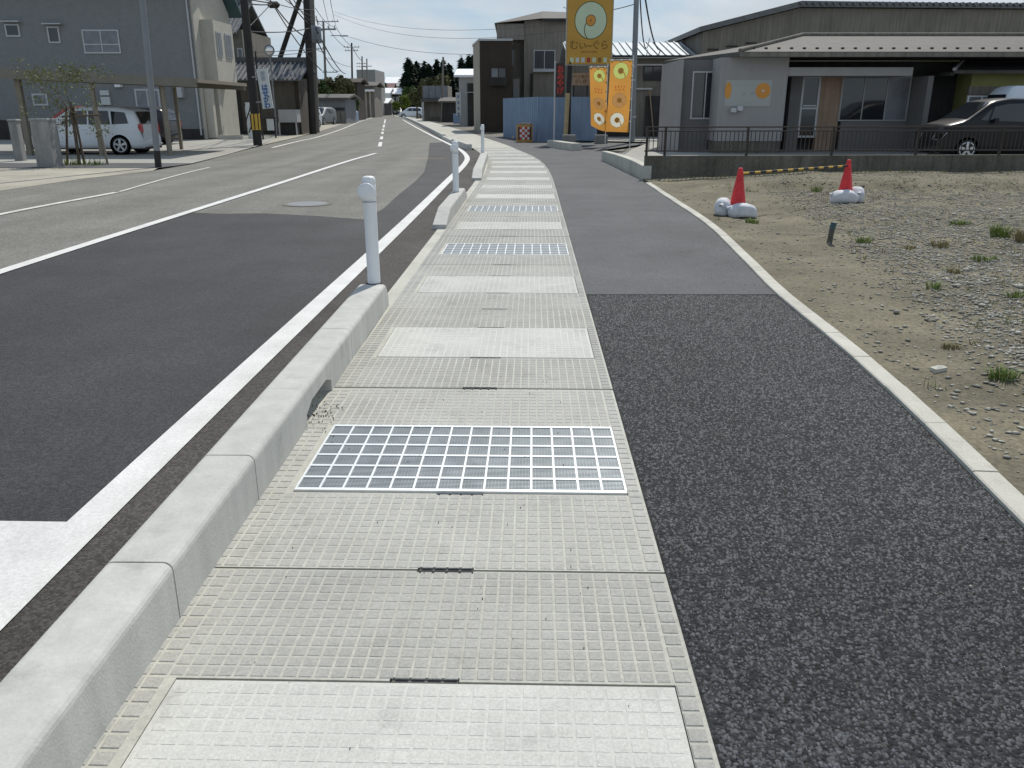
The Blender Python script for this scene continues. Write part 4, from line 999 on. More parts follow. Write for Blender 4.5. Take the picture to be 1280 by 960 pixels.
# steel pole
p = at(198, 208); t = thing('steel_pole', 'tall plain grey steel pole with dark foot at the road edge', 'pole', (p.x, p.y, 0))
zt = 7.0; x0_, z0_ = dep(178, 0, p.y)
sl = (x0_ - p.x) / z0_
mb = MB(); mb.tube((p.x + .42 * sl, p.y, .42), (p.x + sl * 8.5, p.y, 8.5), .085, .065, 14); mb.build('shaft', M['steelpole'], t)
mb = MB(); mb.tube((p.x, p.y, -.03), (p.x + .42 * sl, p.y, .42), .088, .088, 14); mb.build('foot_band', M['darkpole'], t)

# ------------------------------------------------------------------ cars
def car(name, lab, loc, rz, L, W, Hh, prof, paint, belt=.92, side=None, group=None, tail=True, hatch=True):
    """prof: (x along the car from nose 0 to tail 1, height). Local x forward is -x of the profile: nose at +L/2"""
    t = thing(name, lab, 'car', loc, rz, group)
    xs = [i / 30 for i in range(31)]; px, pz = zip(*prof)
    def top(x): return float(np.interp(x, px, pz))
    def hw(z, x):
        nose = min(1, .80 + 2.2 * x, .86 + 2.0 * (1 - x)); b = W / 2 * nose
        return b - max(0, z - belt) * .26
    vs = []; rows = 11
    for x in xs:
        tp = top(x); X = L / 2 - x * L
        zs = [.20, .34, .55, .75, min(belt, tp - .06)]
        hi = max(tp - .05, zs[-1] + .01)
        for k in (1, 2, 3): zs.append(zs[4] + (hi - zs[4]) * k / 3)
        ring = [(hw(z, x) * (.93 if i == 0 else 1), z) for i, z in enumerate(zs)] + [(hw(tp, x) * .88, tp), (hw(tp, x) * .45, tp + .012), (0, tp + .016)]
        vs.append([(X, y, z) for y, z in ring])
    n = rows; allv = []; 
    for r_ in vs: allv += r_ + [(a, -b, c) for a, b, c in reversed(r_[:-1])]
    m_ = 2 * n - 1; fs = [(k * m_ + i, k * m_ + i + 1, (k + 1) * m_ + i + 1, (k + 1) * m_ + i) for k in range(len(xs) - 1) for i in range(m_ - 1)]
    fs += [(k * m_, (k + 1) * m_, (k + 1) * m_ + m_ - 1, k * m_ + m_ - 1) for k in range(len(xs) - 1)]
    fs += [tuple(range(m_)), tuple(range(len(allv) - 1, len(allv) - m_ - 1, -1))]
    mb = MB(); mb.add(allv, fs, 0, True); body = mb.build('body', paint, t, local=True)
    # side glass
    for s in (-1, 1):
        for poly in side:
            mb = MB(); q = []
            for x, z in poly: q.append((L / 2 - x * L, s * (hw(z, x) + .006), z))
            q2 = [(a, b - s * .03, c) for a, b, c in q]; k = len(q)
            mb.add(q + q2, [tuple(range(k)), tuple(range(2 * k - 1, k - 1, -1))] + [(i, (i + 1) % k, k + (i + 1) % k, k + i) for i in range(k)]); mb.build('side_window', M['glass'], t, local=True)
    # windscreen and rear screen
    def screen(xa, xb, nm):
        za, zb = top(xa), top(xb); Xa, Xb = L / 2 - xa * L, L / 2 - xb * L; ya, yb = hw(za, xa) * .86, hw(zb, xb) * .84
        nx_ = math.copysign(.012, Xa)
        mb = MB(); mb.add([(Xa + nx_, -ya, za + .012), (Xa + nx_, ya, za + .012), (Xb + nx_, yb, zb + .012), (Xb + nx_, -yb, zb + .012)], [(0, 1, 2, 3)]); mb.build(nm, M['glass'], t, local=True)
    ws = [p for p in prof]
    screen(prof[2][0] + .01, prof[3][0] - .01, 'windscreen')
    screen(prof[-2][0] - .005, prof[-3][0] + .005, 'rear_window')
    wr_ = .30
    for wx in (.175, .80):
        for s in (-1, 1):
            X = L / 2 - wx * L; yy = s * (W / 2 - .10)
            mb = MB(Matrix.Translation((X, s * (W / 2 + .004), wr_))); mb.lathe([(wr_ + .06, -.05 * s), (wr_ + .055, 0)][::1], 28, axis='y'); mb.lathe([(wr_ + .055, 0), (wr_ - .02, 0)], 28, axis='y'); mb.build('wheel_arch', M['black'], t, local=True)
            mb = MB(Matrix.Translation((X, yy, wr_))); mb.lathe([(wr_ - .10, -.1), (wr_ - .02, -.1), (wr_, -.075), (wr_, .075), (wr_ - .02, .115), (wr_ - .10, .115)] if s > 0 else [(wr_ - .10, -.115), (wr_ - .02, -.115), (wr_, -.075), (wr_, .075), (wr_ - .02, .1), (wr_ - .10, .1)], 26, axis='y'); wh = mb.build('wheel', M['tyre'], t, local=True)
            mb = MB(Matrix.Translation((X, yy + s * .122, wr_)))
            mb.lathe([(wr_ - .07, -.002 * s), (wr_ - .075, .004 * s), (wr_ - .10, .004 * s), (wr_ - .105, -.005 * s)], 26, axis='y', caps=False); mb.lathe([(.05, .014 * s), (.0001, .016 * s)], 14, axis='y')
            for k in range(5):
                a = 2 * PI * k / 5 + .3; c, q = math.cos(a), math.sin(a); r0_, r1_ = .03, wr_ - .09; ww = .03
                mb.add([(c * r0_ - q * ww, .008 * s, q * r0_ + c * ww), (c * r0_ + q * ww, .008 * s, q * r0_ - c * ww), (c * r1_ + q * ww * 1.4, .0, q * r1_ - c * ww * 1.4), (c * r1_ - q * ww * 1.4, 0, q * r1_ + c * ww * 1.4)], [(0, 1, 2, 3)])
            mb.build('rim', M['rim'], wh, local=True)
    for s in (-1, 1):
        xr = 1.0; Xr = -L / 2
        mb = MB(); zt = belt + .05
        q = [(Xr + .16 * 1, s * (hw(zt, .96) + .008), zt - .02), (Xr + .01, s * (hw(zt, .999) + .0), zt), (Xr - .006, s * (hw(.7, .999) - .0), .72), (Xr + .10, s * (hw(.75, .97) + .008), .80)]
        q2 = [(a + .02, b - s * .12, c) for a, b, c in q]
        mb.add(q + q2, [(0, 1, 2, 3), (7, 6, 5, 4), (0, 4, 5, 1), (1, 5, 6, 2), (2, 6, 7, 3), (3, 7, 4, 0)]); mb.build('tail_light', M['lamp_red'], t, local=True)
        Xf = L / 2; q = [(Xf + .005, s * hw(.6, .0) * .95, .58), (Xf + .004, s * hw(.6, 0) * .55, .60), (Xf - .05, s * hw(.7, 0) * .6, .74), (Xf - .22, s * (hw(.75, .05) + .004), .80), (Xf - .10, s * (hw(.65, .02) + .006), .62)]
        q2 = [(a - .05, b * .97, c) for a, b, c in q]; k = 5
        mb = MB(); mb.add(q + q2, [tuple(range(k)), tuple(range(2 * k - 1, k - 1, -1))] + [(i, (i + 1) % k, k + (i + 1) % k, k + i) for i in range(k)]); mb.build('headlight', M['lamp_white'], t, local=True)
        mb = MB(); xm = .315; X = L / 2 - xm * L; y_ = s * (hw(belt, xm) + .09); mb.add([(X - .05, y_ - .07, belt + .02), (X + .06, y_ - .06, belt + .02), (X + .06, y_ + .06, belt + .03), (X - .05, y_ + .08, belt + .03), (X - .05, y_ - .07, belt + .15), (X + .04, y_ - .05, belt + .14), (X + .04, y_ + .06, belt + .14), (X - .05, y_ + .08, belt + .15)], [(0, 3, 2, 1), (4, 5, 6, 7), (0, 1, 5, 4), (1, 2, 6, 5), (2, 3, 7, 6), (3, 0, 4, 7)]); mb.build('door_mirror', paint, t, local=True)
        for hx_ in (.50, .69):
            mb = MB(); X = L / 2 - hx_ * L; y_ = s * (hw(.82, hx_) + .012); mb.box(X - .09, X + .07, y_ - .02, y_ + .012, .81, .84); mb.build('door_handle', paint, t, local=True)
    mb = MB(); mb.box(-L / 2 - .02, L / 2 + .0, -W / 2 * .8, W / 2 * .8, .16, .235); mb.build('sill', M['black'], t, local=True)
    return t
P_mpv = [(0, .55), (.05, .80), (.17, .98), (.37, 1.50), (.50, 1.58), (.80, 1.55), (.935, 1.44), (.99, .95), (1, .55)]
S_mpv = [[(.30, 1.0), (.355, 1.0), (.375, 1.30)], [(.375, 1.0), (.385, 1.36), (.45, 1.43), (.535, 1.44), (.535, .99)], [(.55, .99), (.55, 1.44), (.72, 1.43), (.735, .99)], [(.752, .99), (.742, 1.42), (.865, 1.38), (.895, 1.02)]]
wheel = at(162, 193)
L_ = 3.95
xt = dep(187, 165, wheel.y)[0]
car('parked_car', 'white hatchback seen from its left side under the carport', (xt - .28 - L_ / 2, wheel.y + .85, .0), PI, L_, 1.7, 1.58, P_mpv, M['carwhite'], .96, S_mpv)
car('parked_car', 'red car mostly hidden behind the white hatchback', (dep(106, 150, 36)[0], 36.2, 0), PI, 4.0, 1.7, 1.6, P_mpv, M['carred'], .96, S_mpv)
car('parked_car', 'dark car with one tail lamp showing behind the steel pole', (dep(196, 165, 37)[0] - 1.75, 38.6, 0), PI, 3.9, 1.7, 1.6, P_mpv, M['cardark'], .96, S_mpv)
P_van = [(0, .6), (.025, .95), (.15, 1.12), (.31, 1.66), (.42, 1.74), (.86, 1.70), (.955, 1.60), (.992, 1.0), (1, .6)]
S_van = [[(.235, 1.14), (.28, 1.12), (.305, 1.46)], [(.295, 1.12), (.32, 1.5), (.40, 1.58), (.52, 1.6), (.52, 1.08)], [(.535, 1.08), (.535, 1.58), (.73, 1.58), (.735, 1.08)], [(.75, 1.08), (.745, 1.57), (.90, 1.53), (.93, 1.12)]]
wv = dep(1186, 180, 26.2)[0]
vx = wv - .0; Lv = 4.7
car('parked_van', 'black people carrier parked behind the railing', (wv - .175 * Lv + Lv / 2 + .1, 26.2, LZ), PI, Lv, 1.78, 1.72, P_van, M['carblack'], 1.04, S_van)
car('parked_van', 'white van whose roof shows above the black people carrier', (dep(1243, 120, 28)[0] + 2.3, 28.65, LZ), PI, 4.6, 1.6, 1.72, [(0, .7), (.02, .95), (.06, 1.15), (.11, 2.05), (.17, 2.14), (.93, 2.14), (.985, 2.05), (.996, 1.0), (1, .6)], M['carwhite'], 1.15, [[(.2, 1.2), (.22, 1.7), (.42, 1.72), (.42, 1.18)], [(.44, 1.18), (.44, 1.72), (.66, 1.72), (.66, 1.18)], [(.68, 1.18), (.68, 1.72), (.93, 1.7), (.94, 1.18)]])
def small_car(u, v, lab, paint, rz, prof=P_mpv, S=S_mpv, belt=.96):
    p = at(u, v); return car('car', lab, (p.x, p.y, -.03), rz, 3.9, 1.7, 1.55, prof, paint, belt, S)
small_car(497, 144.3, 'small dark oncoming car far along the road', M['cardark'], -PI / 2 + .15)
small_car(515, 147, 'white car parked far off on the right side', M['carwhite'], PI)
small_car(378, 159, 'white car parked behind the double pole', M['carwhite'], -PI / 2 - .3)
small_car(402, 155.5, 'silver car nose showing right of the double pole', M['steelpole'], -PI / 2 - .2)
# box truck in the far left lane
p = at(474.5, 143.6); t = thing('truck', 'small pale box truck far down the left side', 'truck', (p.x, p.y, 0), .15)
mb = MB(); mb.box(-.85, .85, -1.2, .2, .45, 1.9); mb.build('cab', M['poster'], t, local=True)
mb = MB(); mb.box(-.78, .78, -1.23, -1.205, 1.15, 1.75); mb.build('windscreen', M['glass'], t, local=True)
mb = MB(); mb.box(-.95, .95, .25, 3.6, .6, 2.5); mb.build('cargo_box', M['graywall'], t, local=True)
for s in (-1, 1):
    for y in (-.6, 2.6): mb = MB(Matrix.Rotation(PI / 2, 4, 'Z') @ Matrix.Translation((y, -s * .75, .38))); mb.lathe([(.2, -.1), (.38, -.09), (.38, .09), (.2, .1)], 16, axis='y'); mb.build('wheel', M['tyre'], t, local=True)

# ------------------------------------------------------------------ foliage
def leafcloud(blobs, n, size, up=0.0):
    """many small leaf faces spread through overlapping ellipsoids"""
    wts = np.array([b[3] * b[4] * b[5] for b in blobs]) ** .75; wts /= wts.sum(); idx = rng.choice(len(blobs), n, p=wts)
    B_ = np.array(blobs)[idx]; d = rng.normal(size=(n, 3)); d /= np.linalg.norm(d, axis=1)[:, None]; r = rng.random(n) ** .4 * rng.uniform(.75, 1.12, n)
    c = B_[:, :3] + d * r[:, None] * B_[:, 3:6]
    a = rng.normal(size=(n, 3)); a /= np.linalg.norm(a, axis=1)[:, None]; b = np.cross(a, rng.normal(size=(n, 3))); b /= np.linalg.norm(b, axis=1)[:, None]
    s = size * rng.uniform(.6, 1.4, n)[:, None]; V = np.stack([c - a * s, c + b * s * .55, c + a * s, c - b * s * .55], 1).reshape(-1, 3)
    return V, np.arange(n * 4).reshape(-1, 4)
def broadleaf(name, lab, pos, blobs, n, size, m, trunk_h=None, cat='tree', group=None, tr=.09):
    t = thing(name, lab, cat, pos, 0, group)
    V, Fc = leafcloud(blobs, n, size); o = npmesh('crown' if cat == 'tree' else 'foliage', V, Fc, m); o.parent = t
    mb = MB(); th = trunk_h or .4
    mb.path([(0, 0, -.1), (.02, .01, th * .5), (0, .03, th)], lambda q: tr * (1 - .5 * q), 8)
    for b in blobs[:7]: mb.path([(0, .02, th * .75), (b[0] * .5, b[1] * .5, th * .7 + (b[2] - th * .7) * .6), (b[0], b[1], b[2])], lambda q: tr * .45 * (1 - .75 * q), 5)
    o = mb.build('trunk' if cat == 'tree' else 'stem', M['bark'], t, local=True)
    return t
# staked young tree in front of the carport
p = at(100, 205); zt = dep(100, 84, p.y)[1]
broadleaf('young_tree', 'thin yellow green young tree held by stakes before the carport', (p.x, p.y, 0), [(random.uniform(-1.1, .75), random.uniform(-.5, .5), 1.0 + (zt - 1.0) * random.random(), .42, .38, .30) for _ in range(26)], 1250, .038, M['sapling'], 1.7, tr=.035)
t = thing('tree_stakes', 'four wooden stakes propping the young tree', 'stakes', (p.x, p.y, 0))
for dx, dy, tx in ((-.42, .1, -.15), (.0, -.05, .0), (.08, .1, .05), (.75, .1, .68)):
    mb = MB(); mb.tube((p.x + dx, p.y + dy, -.05), (p.x + tx, p.y + dy * .3, 1.55), .035, .03, 8); mb.build('stake', M['bark'] if dx != .75 else M['tan'], t)
mb = MB(); mb.tube((p.x - .3, p.y, 1.3), (p.x + .8, p.y, 1.34), .025, .025, 8); mb.build('cross_bar', M['bark'], t)
for dx in (-.35, .1, .5): 
    q = (p.x + dx, p.y - .1); mb = MB()
    for i in range(40): a = random.random() * 6.28; r = random.random() * .25; h = random.uniform(.08, .25); x, y = q[0] + r * math.cos(a), q[1] + r * math.sin(a); mb.add([(x - .01, y, -.03), (x + .01, y, -.03), (x + math.cos(a) * .08, y + math.sin(a) * .08, h)], [(0, 1, 2)])
    tag(mb.build('grass_tuft', M['leafy']), {-.35: 'grass tuft at the foot of the stakes, nearest the pillar', .1: 'grass tuft under the middle of the young tree', .5: 'grass tuft at the outer stake, nearest the steel pole'}[dx], 'grass tuft', 'grass tufts under the young tree')
# far cedars
def conifer_mesh(h, r, n, seed):
    g = np.random.default_rng(seed); V = []; 
    z = (1 - np.sqrt(g.random(n))) * .93 + .05; tier = 1 - .22 * ((z * 11 + g.random() * 3) % 1)
    rad = r * (1 - z) ** .8 * tier * (.5 + .5 * g.random(n) ** .5) + .03 * r
    lob = 1 + .18 * np.sin(g.random() * 6 + z * 23); a = g.random(n) * 2 * PI; rad = rad * lob * (1 + .15 * np.sin(3 * a + z * 9))
    c = np.stack([rad * np.cos(a), rad * np.sin(a), z * h - .1 * rad], 1)
    d = np.stack([np.cos(a), np.sin(a), -.35 + .3 * g.normal(size=n)], 1); tn = np.stack([-np.sin(a), np.cos(a), .4 * g.normal(size=n)], 1)
    s = (h * .045 * g.uniform(.6, 1.4, n))[:, None]; V = np.stack([c - d * s, c + tn * s * .5, c + d * s * 1.2, c - tn * s * .5], 1).reshape(-1, 3)
    return V, np.arange(n * 4).reshape(-1, 4)
def conifer(lab, u, vtop, Y, wpx, seed, group, vb=None):
    x, zt = dep(u, vtop, Y); r = wpx / 2 * Y * .96 / F
    t = thing('cedar_tree', lab, 'tree', (x, Y, -.1), 0, group); V, Fc = conifer_mesh(zt + .1, r, 3200, seed); o = npmesh('crown', V, Fc, M['cedar']); o.parent = t
    mb = MB(); mb.tube((0, 0, 0), (0, 0, zt * .9), .22, .04, 8); mb.build('trunk', M['bark'], t, local=True)
    return t
names_c = ['tall cedar at the left end of the dark row', 'slim cedar second in the dark row', 'cedar with blunt top beside the slim one', 'cedar third from the left with narrow tip', 'low cedar in the gap of the dark row', 'cedar standing before the gap of the dark row', 'narrow pointed cedar right of the gap', 'cedar with rounded top by the light brown bush', 'broad cedar behind the pale roofed building', 'tallest cedar beside the dark brown building', 'cedar half hidden by the dark brown building']
for k, (u, vt, wp) in enumerate(((509.5, 70, 17), (514.5, 75, 15), (520.5, 74, 17), (530, 75, 15), (536, 77, 12), (545.5, 72.5, 13), (553.5, 72.5, 11), (561, 76.5, 18), (577, 67.5, 16), (586.5, 64.5, 13), (592, 67, 12))):
    conifer(names_c[k], u, vt, 210 + (k % 3) * 8, wp * 1.75, k, 'dark cedars beyond the far houses')
def ptree(name, lab, u, v, vt, hw_px, m, n=900, size=None, cat='tree', group=None, Y=None):
    n = int(n * 1.9)
    if Y is None: p = at(u, v)
    else: p = Vector((dep(u, 130, Y)[0], Y, 0))
    x, zt = dep(u, vt, p.y); r = hw_px * p.y * .96 / F
    bl = []
    for i in range(11):
        a = random.random() * 6.28; q = random.random() ** .5; hz = zt * random.uniform(.35, .86) if cat == 'tree' else zt * random.uniform(.25, .75)
        bl.append((r * .7 * q * math.cos(a), r * .6 * q * math.sin(a), hz, r * random.uniform(.3, .5), r * random.uniform(.3, .5), zt * random.uniform(.12, .2)))
    return broadleaf(name, lab, (p.x, p.y, 0), bl, n, size or r * .11, m, zt * .45, cat, group, tr=.03 * zt)
ptree('garden_tree', 'yellow green shrub right of the small tiled garage', 379, 0, 108, 9, M['leafy'], Y=66, cat='tree')
ptree('garden_tree', 'dark hedge-like tree behind the double pole, left one', 402, 0, 96, 16, M['leaf'], Y=100)
ptree('garden_tree', 'broad dark tree filling the gap behind the grey shed', 412, 0, 97, 20, M['leaf'], Y=112, n=1300)
ptree('garden_tree', 'olive tree just left of the brown hut', 431, 0, 97, 15, M['leafo'], Y=98, n=1000)
ptree('garden_tree', 'dense olive tree above the grey shed', 422, 0, 92, 17, M['leafo'], Y=104, n=1300)
ptree('garden_tree', 'dark green tree beside the brown hut', 437, 0, 94, 12, M['leaf'], Y=108)
ptree('garden_tree', 'bright green bush on the right of the far road end', 503, 0, 117, 13, M['leafy'], Y=150)
ptree('garden_tree', 'sparse brownish tree left of the glazed shed', 521, 0, 96, 12, M['leafo'], Y=125, n=700)
ptree('garden_tree', 'tall olive tree behind the glazed shed, right one', 556, 0, 92, 16, M['leafo'], Y=140, n=1200)
ptree('garden_tree', 'olive tree behind the glazed shed, left one', 537, 0, 95, 14, M['leafo'], Y=142, n=1000)
ptree('garden_tree', 'dark tree below the cedars at the road end', 512, 0, 106, 13, M['leaf'], Y=165)
ptree('garden_tree', 'dark round tree between white far roofs', 478, 0, 100, 14, M['leaf'], Y=230)

# ------------------------------------------------------------------ left middle distance
# tiled house behind the grey one
TY = 60; th = thing('house', 'old house with dark tiled roof behind the grey house', 'house', (dep(290, 100, TY)[0], TY + 3, 0)); Ft = Facade(th, TY)
xa, xb, za, zb = Ft.rect(262, 37, 308, 165); mb = MB(); mb.box(xa, xb, TY, TY + 7, -.05, zb); mb.build('wall', M['drab'], th)
tiled_roof('roof', xa - .6, xb - .2, TY, TY + 7, zb, zb + 1.9, M['tile'], th, .6)
Ft.window(297, 60, 304, 78, 1, .08, 'curtain')
xa2, xb2, za2, zb2 = Ft.rect(288, 62, 316, 82); mb = MB(); mb.prism_y([(xa2, za2), (xb2, za2 - .1), (xb2, za2 + .05), (xa2, za2 + .18)], TY - 1.4, TY - .003); mb.build('lean_to_roof', M['tile'], th)
# small tiled garage
GY = 53; gg = thing('garage', 'small dark garage with tiled roof behind the shop sign pole', 'garage', (dep(334, 150, GY)[0], GY + 2, 0)); Fg = Facade(gg, GY)
xa, xb, za, zb = Fg.rect(288, 98, 375, 168); mb = MB(); mb.box(xa, xb, GY, GY + 4.2, -.05, zb); mb.build('wall', M['garagew'], gg)
tiled_roof('roof', xa - .25, xb + .3, GY, GY + 4.2, zb + .05, zb + .95, M['tile'], gg, .5)
Fg.box('dark_base', 288, 163.5, 375, 168, -.04, -.003, M['darkw'], zb=-.05)
Fg.box('corner_post', 370, 98, 375, 166, -.06, -.003, M['brown'], zb=-.05)
Fg.box('side_door', 292, 106, 302, 165, -.05, -.004, M['darkw'], zb=-.05)
# grey panelled bin store in front
bs = thing('bin_store', 'grey panelled bin store with dark opening against the garage', 'bin store', (dep(360, 160, 51)[0], 51.5, 0)); Fb = Facade(bs, 51)
Fb.box('upper_panel', 348, 137, 371, 153, 0, .9, M['graywall']); Fb.box('dark_opening', 350, 153.1, 369.5, 166, .25, .9, M['darkw'], zb=-.02)
Fb.box('leg', 348, 153.1, 349.8, 166, .02, .1, M['alu'], zb=-.02); Fb.box('leg', 369.6, 153.1, 371, 166, .02, .1, M['alu'], zb=-.02)
# notice board on a post
nb_ = thing('notice_board', 'small pale notice board on a dark post by the utility pole', 'notice board', (at(343, 172).x, at(343, 172).y, 0)); yb_ = at(343, 172).y; Fn = Facade(nb_, yb_)
Fn.box('board', 333.5, 148.5, 343, 163, 0, .04, M['poster']); Fn.box('frame', 330, 146.5, 344.5, 148.4, -.02, .3, M['darkw']); Fn.box('post', 343, 148.5, 344.5, 173, .0, .07, M['darkpole'], zb=-.03); Fn.box('side_panel', 328, 148.5, 333.4, 163, .05, .1, M['brown'])
# red tub, low pale wall
p = at(268, 169); t = thing('tub', 'red tub at the side of the grey house', 'tub', (p.x, p.y, 0)); mb = MB(); mb.lathe([(.3, 0), (.36, .32), (.38, .34), (.33, .34), (.28, .05), (.0001, .05)], 20, (p.x, p.y, 0)); mb.build('shell', M['red'], t)
p0, p1_ = at(274, 174), at(312, 173); mb = MB(); mb.box(p0.x, p1_.x, p0.y, p0.y + .25, -.02, .2); tag(mb.build('low_wall', M['housew']), 'low pale block wall between house and utility pole', 'low wall')

# utility poles
def pole(lab, u, v, utop, r0, r1, hgt, m, arms=(), extra=None, lean=True, cat='utility pole'):
    p = at(u, v, -.03); xt_, zt_ = dep(utop[0], utop[1], p.y); sl = (xt_ - p.x) / zt_
    t = thing('utility_pole', lab, cat, (p.x, p.y, -.03), 0, 'utility poles along the road')
    mb = MB(); mb.tube((p.x, p.y, -.1), (p.x + sl * hgt, p.y, hgt), r0, r1, 14); mb.build('shaft', m, t)
    for (z, half, off) in arms:
        mb = MB(); x = p.x + sl * z; mb.box(x - half + off, x + half + off, p.y - r1 - .1, p.y - r1 - .003, z - .045, z + .045); ar = mb.build('cross_arm', M['steelpole'], t)
        mb = MB()
        for q in (-.9, -.45, .45, .9): mb.lathe([(.035, 0), (.05, .05), (.03, .1), (.045, .15), (.0001, .19)], 8, (x + off + q * half, p.y - r1 - .05, z + .045))
        mb.build('insulator', M['graywall'], ar)
    return t, p, sl
pl1, pp1, sl1 = pole('dark utility pole carrying the white shop sign', 322.5, 182, (305, 0), .19, .13, 11, M['darkpole'], ((9.2, .9, 0),))
# striped guard and yellow plate on it
mb = MB(); mb.tube((pp1.x + sl1 * .55, pp1.y, .62), (pp1.x + sl1 * 1.2, pp1.y, 1.28), .215, .215, 16)
for k in range(0): pass
gd = mb.build('guard', M['yellow'], pl1)
mb = MB()
for k in range(8):
    a = 2 * PI * k / 8; x_, y_ = math.cos(a) * .217, math.sin(a) * .217; mb.tube((pp1.x + x_ + sl1 * .6, pp1.y + y_, .63), (pp1.x + x_ + sl1 * 1.2, pp1.y + y_, 1.27), .022, .022, 4)
mb.build('guard_stripe', M['black'], gd)
# twisted stripe post beside it
p = at(314, 173); t = thing('marker_post', 'white post with dark spiral stripes left of the utility pole', 'post', (p.x, p.y, 0)); zt = dep(312, 128, p.y)[1]
mb = MB(); mb.tube((p.x, p.y, -.03), (p.x - .06, p.y, zt), .13, .12, 14); mb.build('tube', M['poster'], t)
mb = MB(); pts = []
for s_ in range(2):
    mb.path([(p.x - .06 * z / zt + .125 * math.cos(z * 4.2 + s_ * PI), p.y + .125 * math.sin(z * 4.2 + s_ * PI), z) for z in np.linspace(.3, zt - .05, 40)], .035, 5)
mb.build('spiral_stripe', M['brown'], t)
# white shop sign
Ysg = pp1.y - .32; ca = dep(331, 111, Ysg); sgt = thing('shop_sign', 'white upright sign with blue letters on the dark pole', 'sign', (ca[0], Ysg, ca[1]))
w_sg, h_sg = 13.2 * Ysg * .95 / F, 46 * Ysg * .96 / F
Tsg = Matrix.Translation((ca[0], Ysg, ca[1])) @ Matrix.Rotation(R(-4.5), 4, 'Y') @ Matrix.Rotation(0, 4, 'Z')
mb = MB(Tsg); mb.box(-w_sg / 2, w_sg / 2, 0, .08, -h_sg / 2, h_sg / 2); mb.build('board', M['poster'], sgt)
text('は\nせ\nが\nわ', .27, Tsg @ Matrix.Translation((0, -.004, -.32)), M['inkblue'], sgt, lead=.88, bold=.012)
text('理\n容', .2, Tsg @ Matrix.Translation((0, -.004, h_sg / 2 - .3)), M['inkgray'], sgt, lead=.95, bold=.004)
for z in (-.5, .5): mb = MB(Tsg); mb.box(-w_sg / 2 - .25, -w_sg / 2 - .002, .02, .06, z - .03, z + .03); mb.build('bracket', M['steelpole'], sgt)
# thin post and mirror
p = at(337, 168); xm, zm = dep(337, 63, p.y - 2); mt = thing('traffic_mirror', 'round traffic mirror above the garage roof', 'mirror', (xm, p.y - 2, 0))
mb = MB(); mb.tube((xm, p.y - 2, -.03), (xm, p.y - 2, zm + .1), .05, .045, 10); mb.build('post', M['steelpole'], mt)
mb = MB(Matrix.Translation((xm, p.y - 2.1, zm)) @ Matrix.Rotation(.35, 4, 'Z')); mb.lathe([(.26, .02), (.2, -.03), (.1, -.055), (.0001, -.06)], 24, axis='y'); mb.build('mirror_face', M['mirror'], mt)
mb = MB(Matrix.Translation((xm, p.y - 2.1, zm)) @ Matrix.Rotation(.35, 4, 'Z')); mb.lathe([(.30, .03), (.30, -.03), (.262, -.03), (.262, .015)], 24, axis='y'); mb.build('mirror_rim', M['inkgray'], mt)
p = at(319, 174); xt_, zt_ = dep(319, 64, p.y); mb = MB(); mb.tube((xt_, p.y, -.03), (xt_, p.y, zt_), .045, .04, 8); tag(mb.build('pole', M['darkpole']), 'thin dark pole just right of the sign pole', 'pole')
pl2, pp2, sl2 = pole('thick left pole of the double utility pole', 391.5, 167.5, (383, 0), .23, .17, 13, M['darkpole'], ((11.5, 1.0, 0),))
pl3, pp3, sl3 = pole('thinner right pole of the double utility pole', 396, 165.8, (389.5, 0), .19, .14, 12.5, M['pole'], ((4.6 + 3.5, .9, .6), (6.2, .8, .7)))
# transformer on it
xq, zq = dep(397, 44, pp3.y); mb = MB(); mb.lathe([(.26, -.5), (.3, -.45), (.3, .42), (.22, .5), (.0001, .52)], 16, (xq + .05, pp3.y - .5, zq)); mb.build('transformer', M['steelpole'], pl3)
for (ua, va, ub, vb, Y_, r_, lab) in ((377, -8, 340.5, 84, 56.5, .17, 'thick slanted brace pole leading up to the double pole'), (385, 32, 366, 84, 58, .14, 'thinner slanted brace pole right of the thick one')):
    (xa, za), (xb, zb) = dep(ua, va, Y_), dep(ub, vb, Y_); k = (xa - xb) / (za - zb)
    mb = MB(); mb.tube((xb - k * (zb + .1), Y_ + 2, -.1), (xa, Y_, za), r_, r_ * .85, 12); tag(mb.build('brace_pole', M['darkpole']), lab, 'pole')
for (u, v, ut, hgt, r_, lab, arms) in ((409, 151, (404, 25), 0, .17, 'first utility pole beyond the double pole with cross arms', ((0, 1.3, .55), (-1.0, .8, -.6), (-3, .6, -.4), (-5.6, .9, .6))), (441, 147.5, (439.5, 52), 0, .17, 'slim utility pole in front of the brown hut', ((-.6, 1.2, 0), (-1.1, 1.0, 0))), (453.5, 146, (452.5, 69), 0, .16, 'left one of the far pair of utility poles', ((-1.2, .9, 0), (-1.7, .9, 0))), (459, 145.5, (458.5, 72), 0, .15, 'right one of the far pair of utility poles', ((-1.3, .9, 0),)), (552.5, 152.5, (554, 70), 0, .15, 'lone utility pole on the right with white foot', ())):
    p = at(u, v); zt = dep(ut[0], ut[1], p.y)[1]
    pole(lab, u, v, ut, r_, r_ * .7, zt, M['pole'] if u != 441 else M['darkpole'], [(zt + a[0], a[1], a[2]) for a in arms])
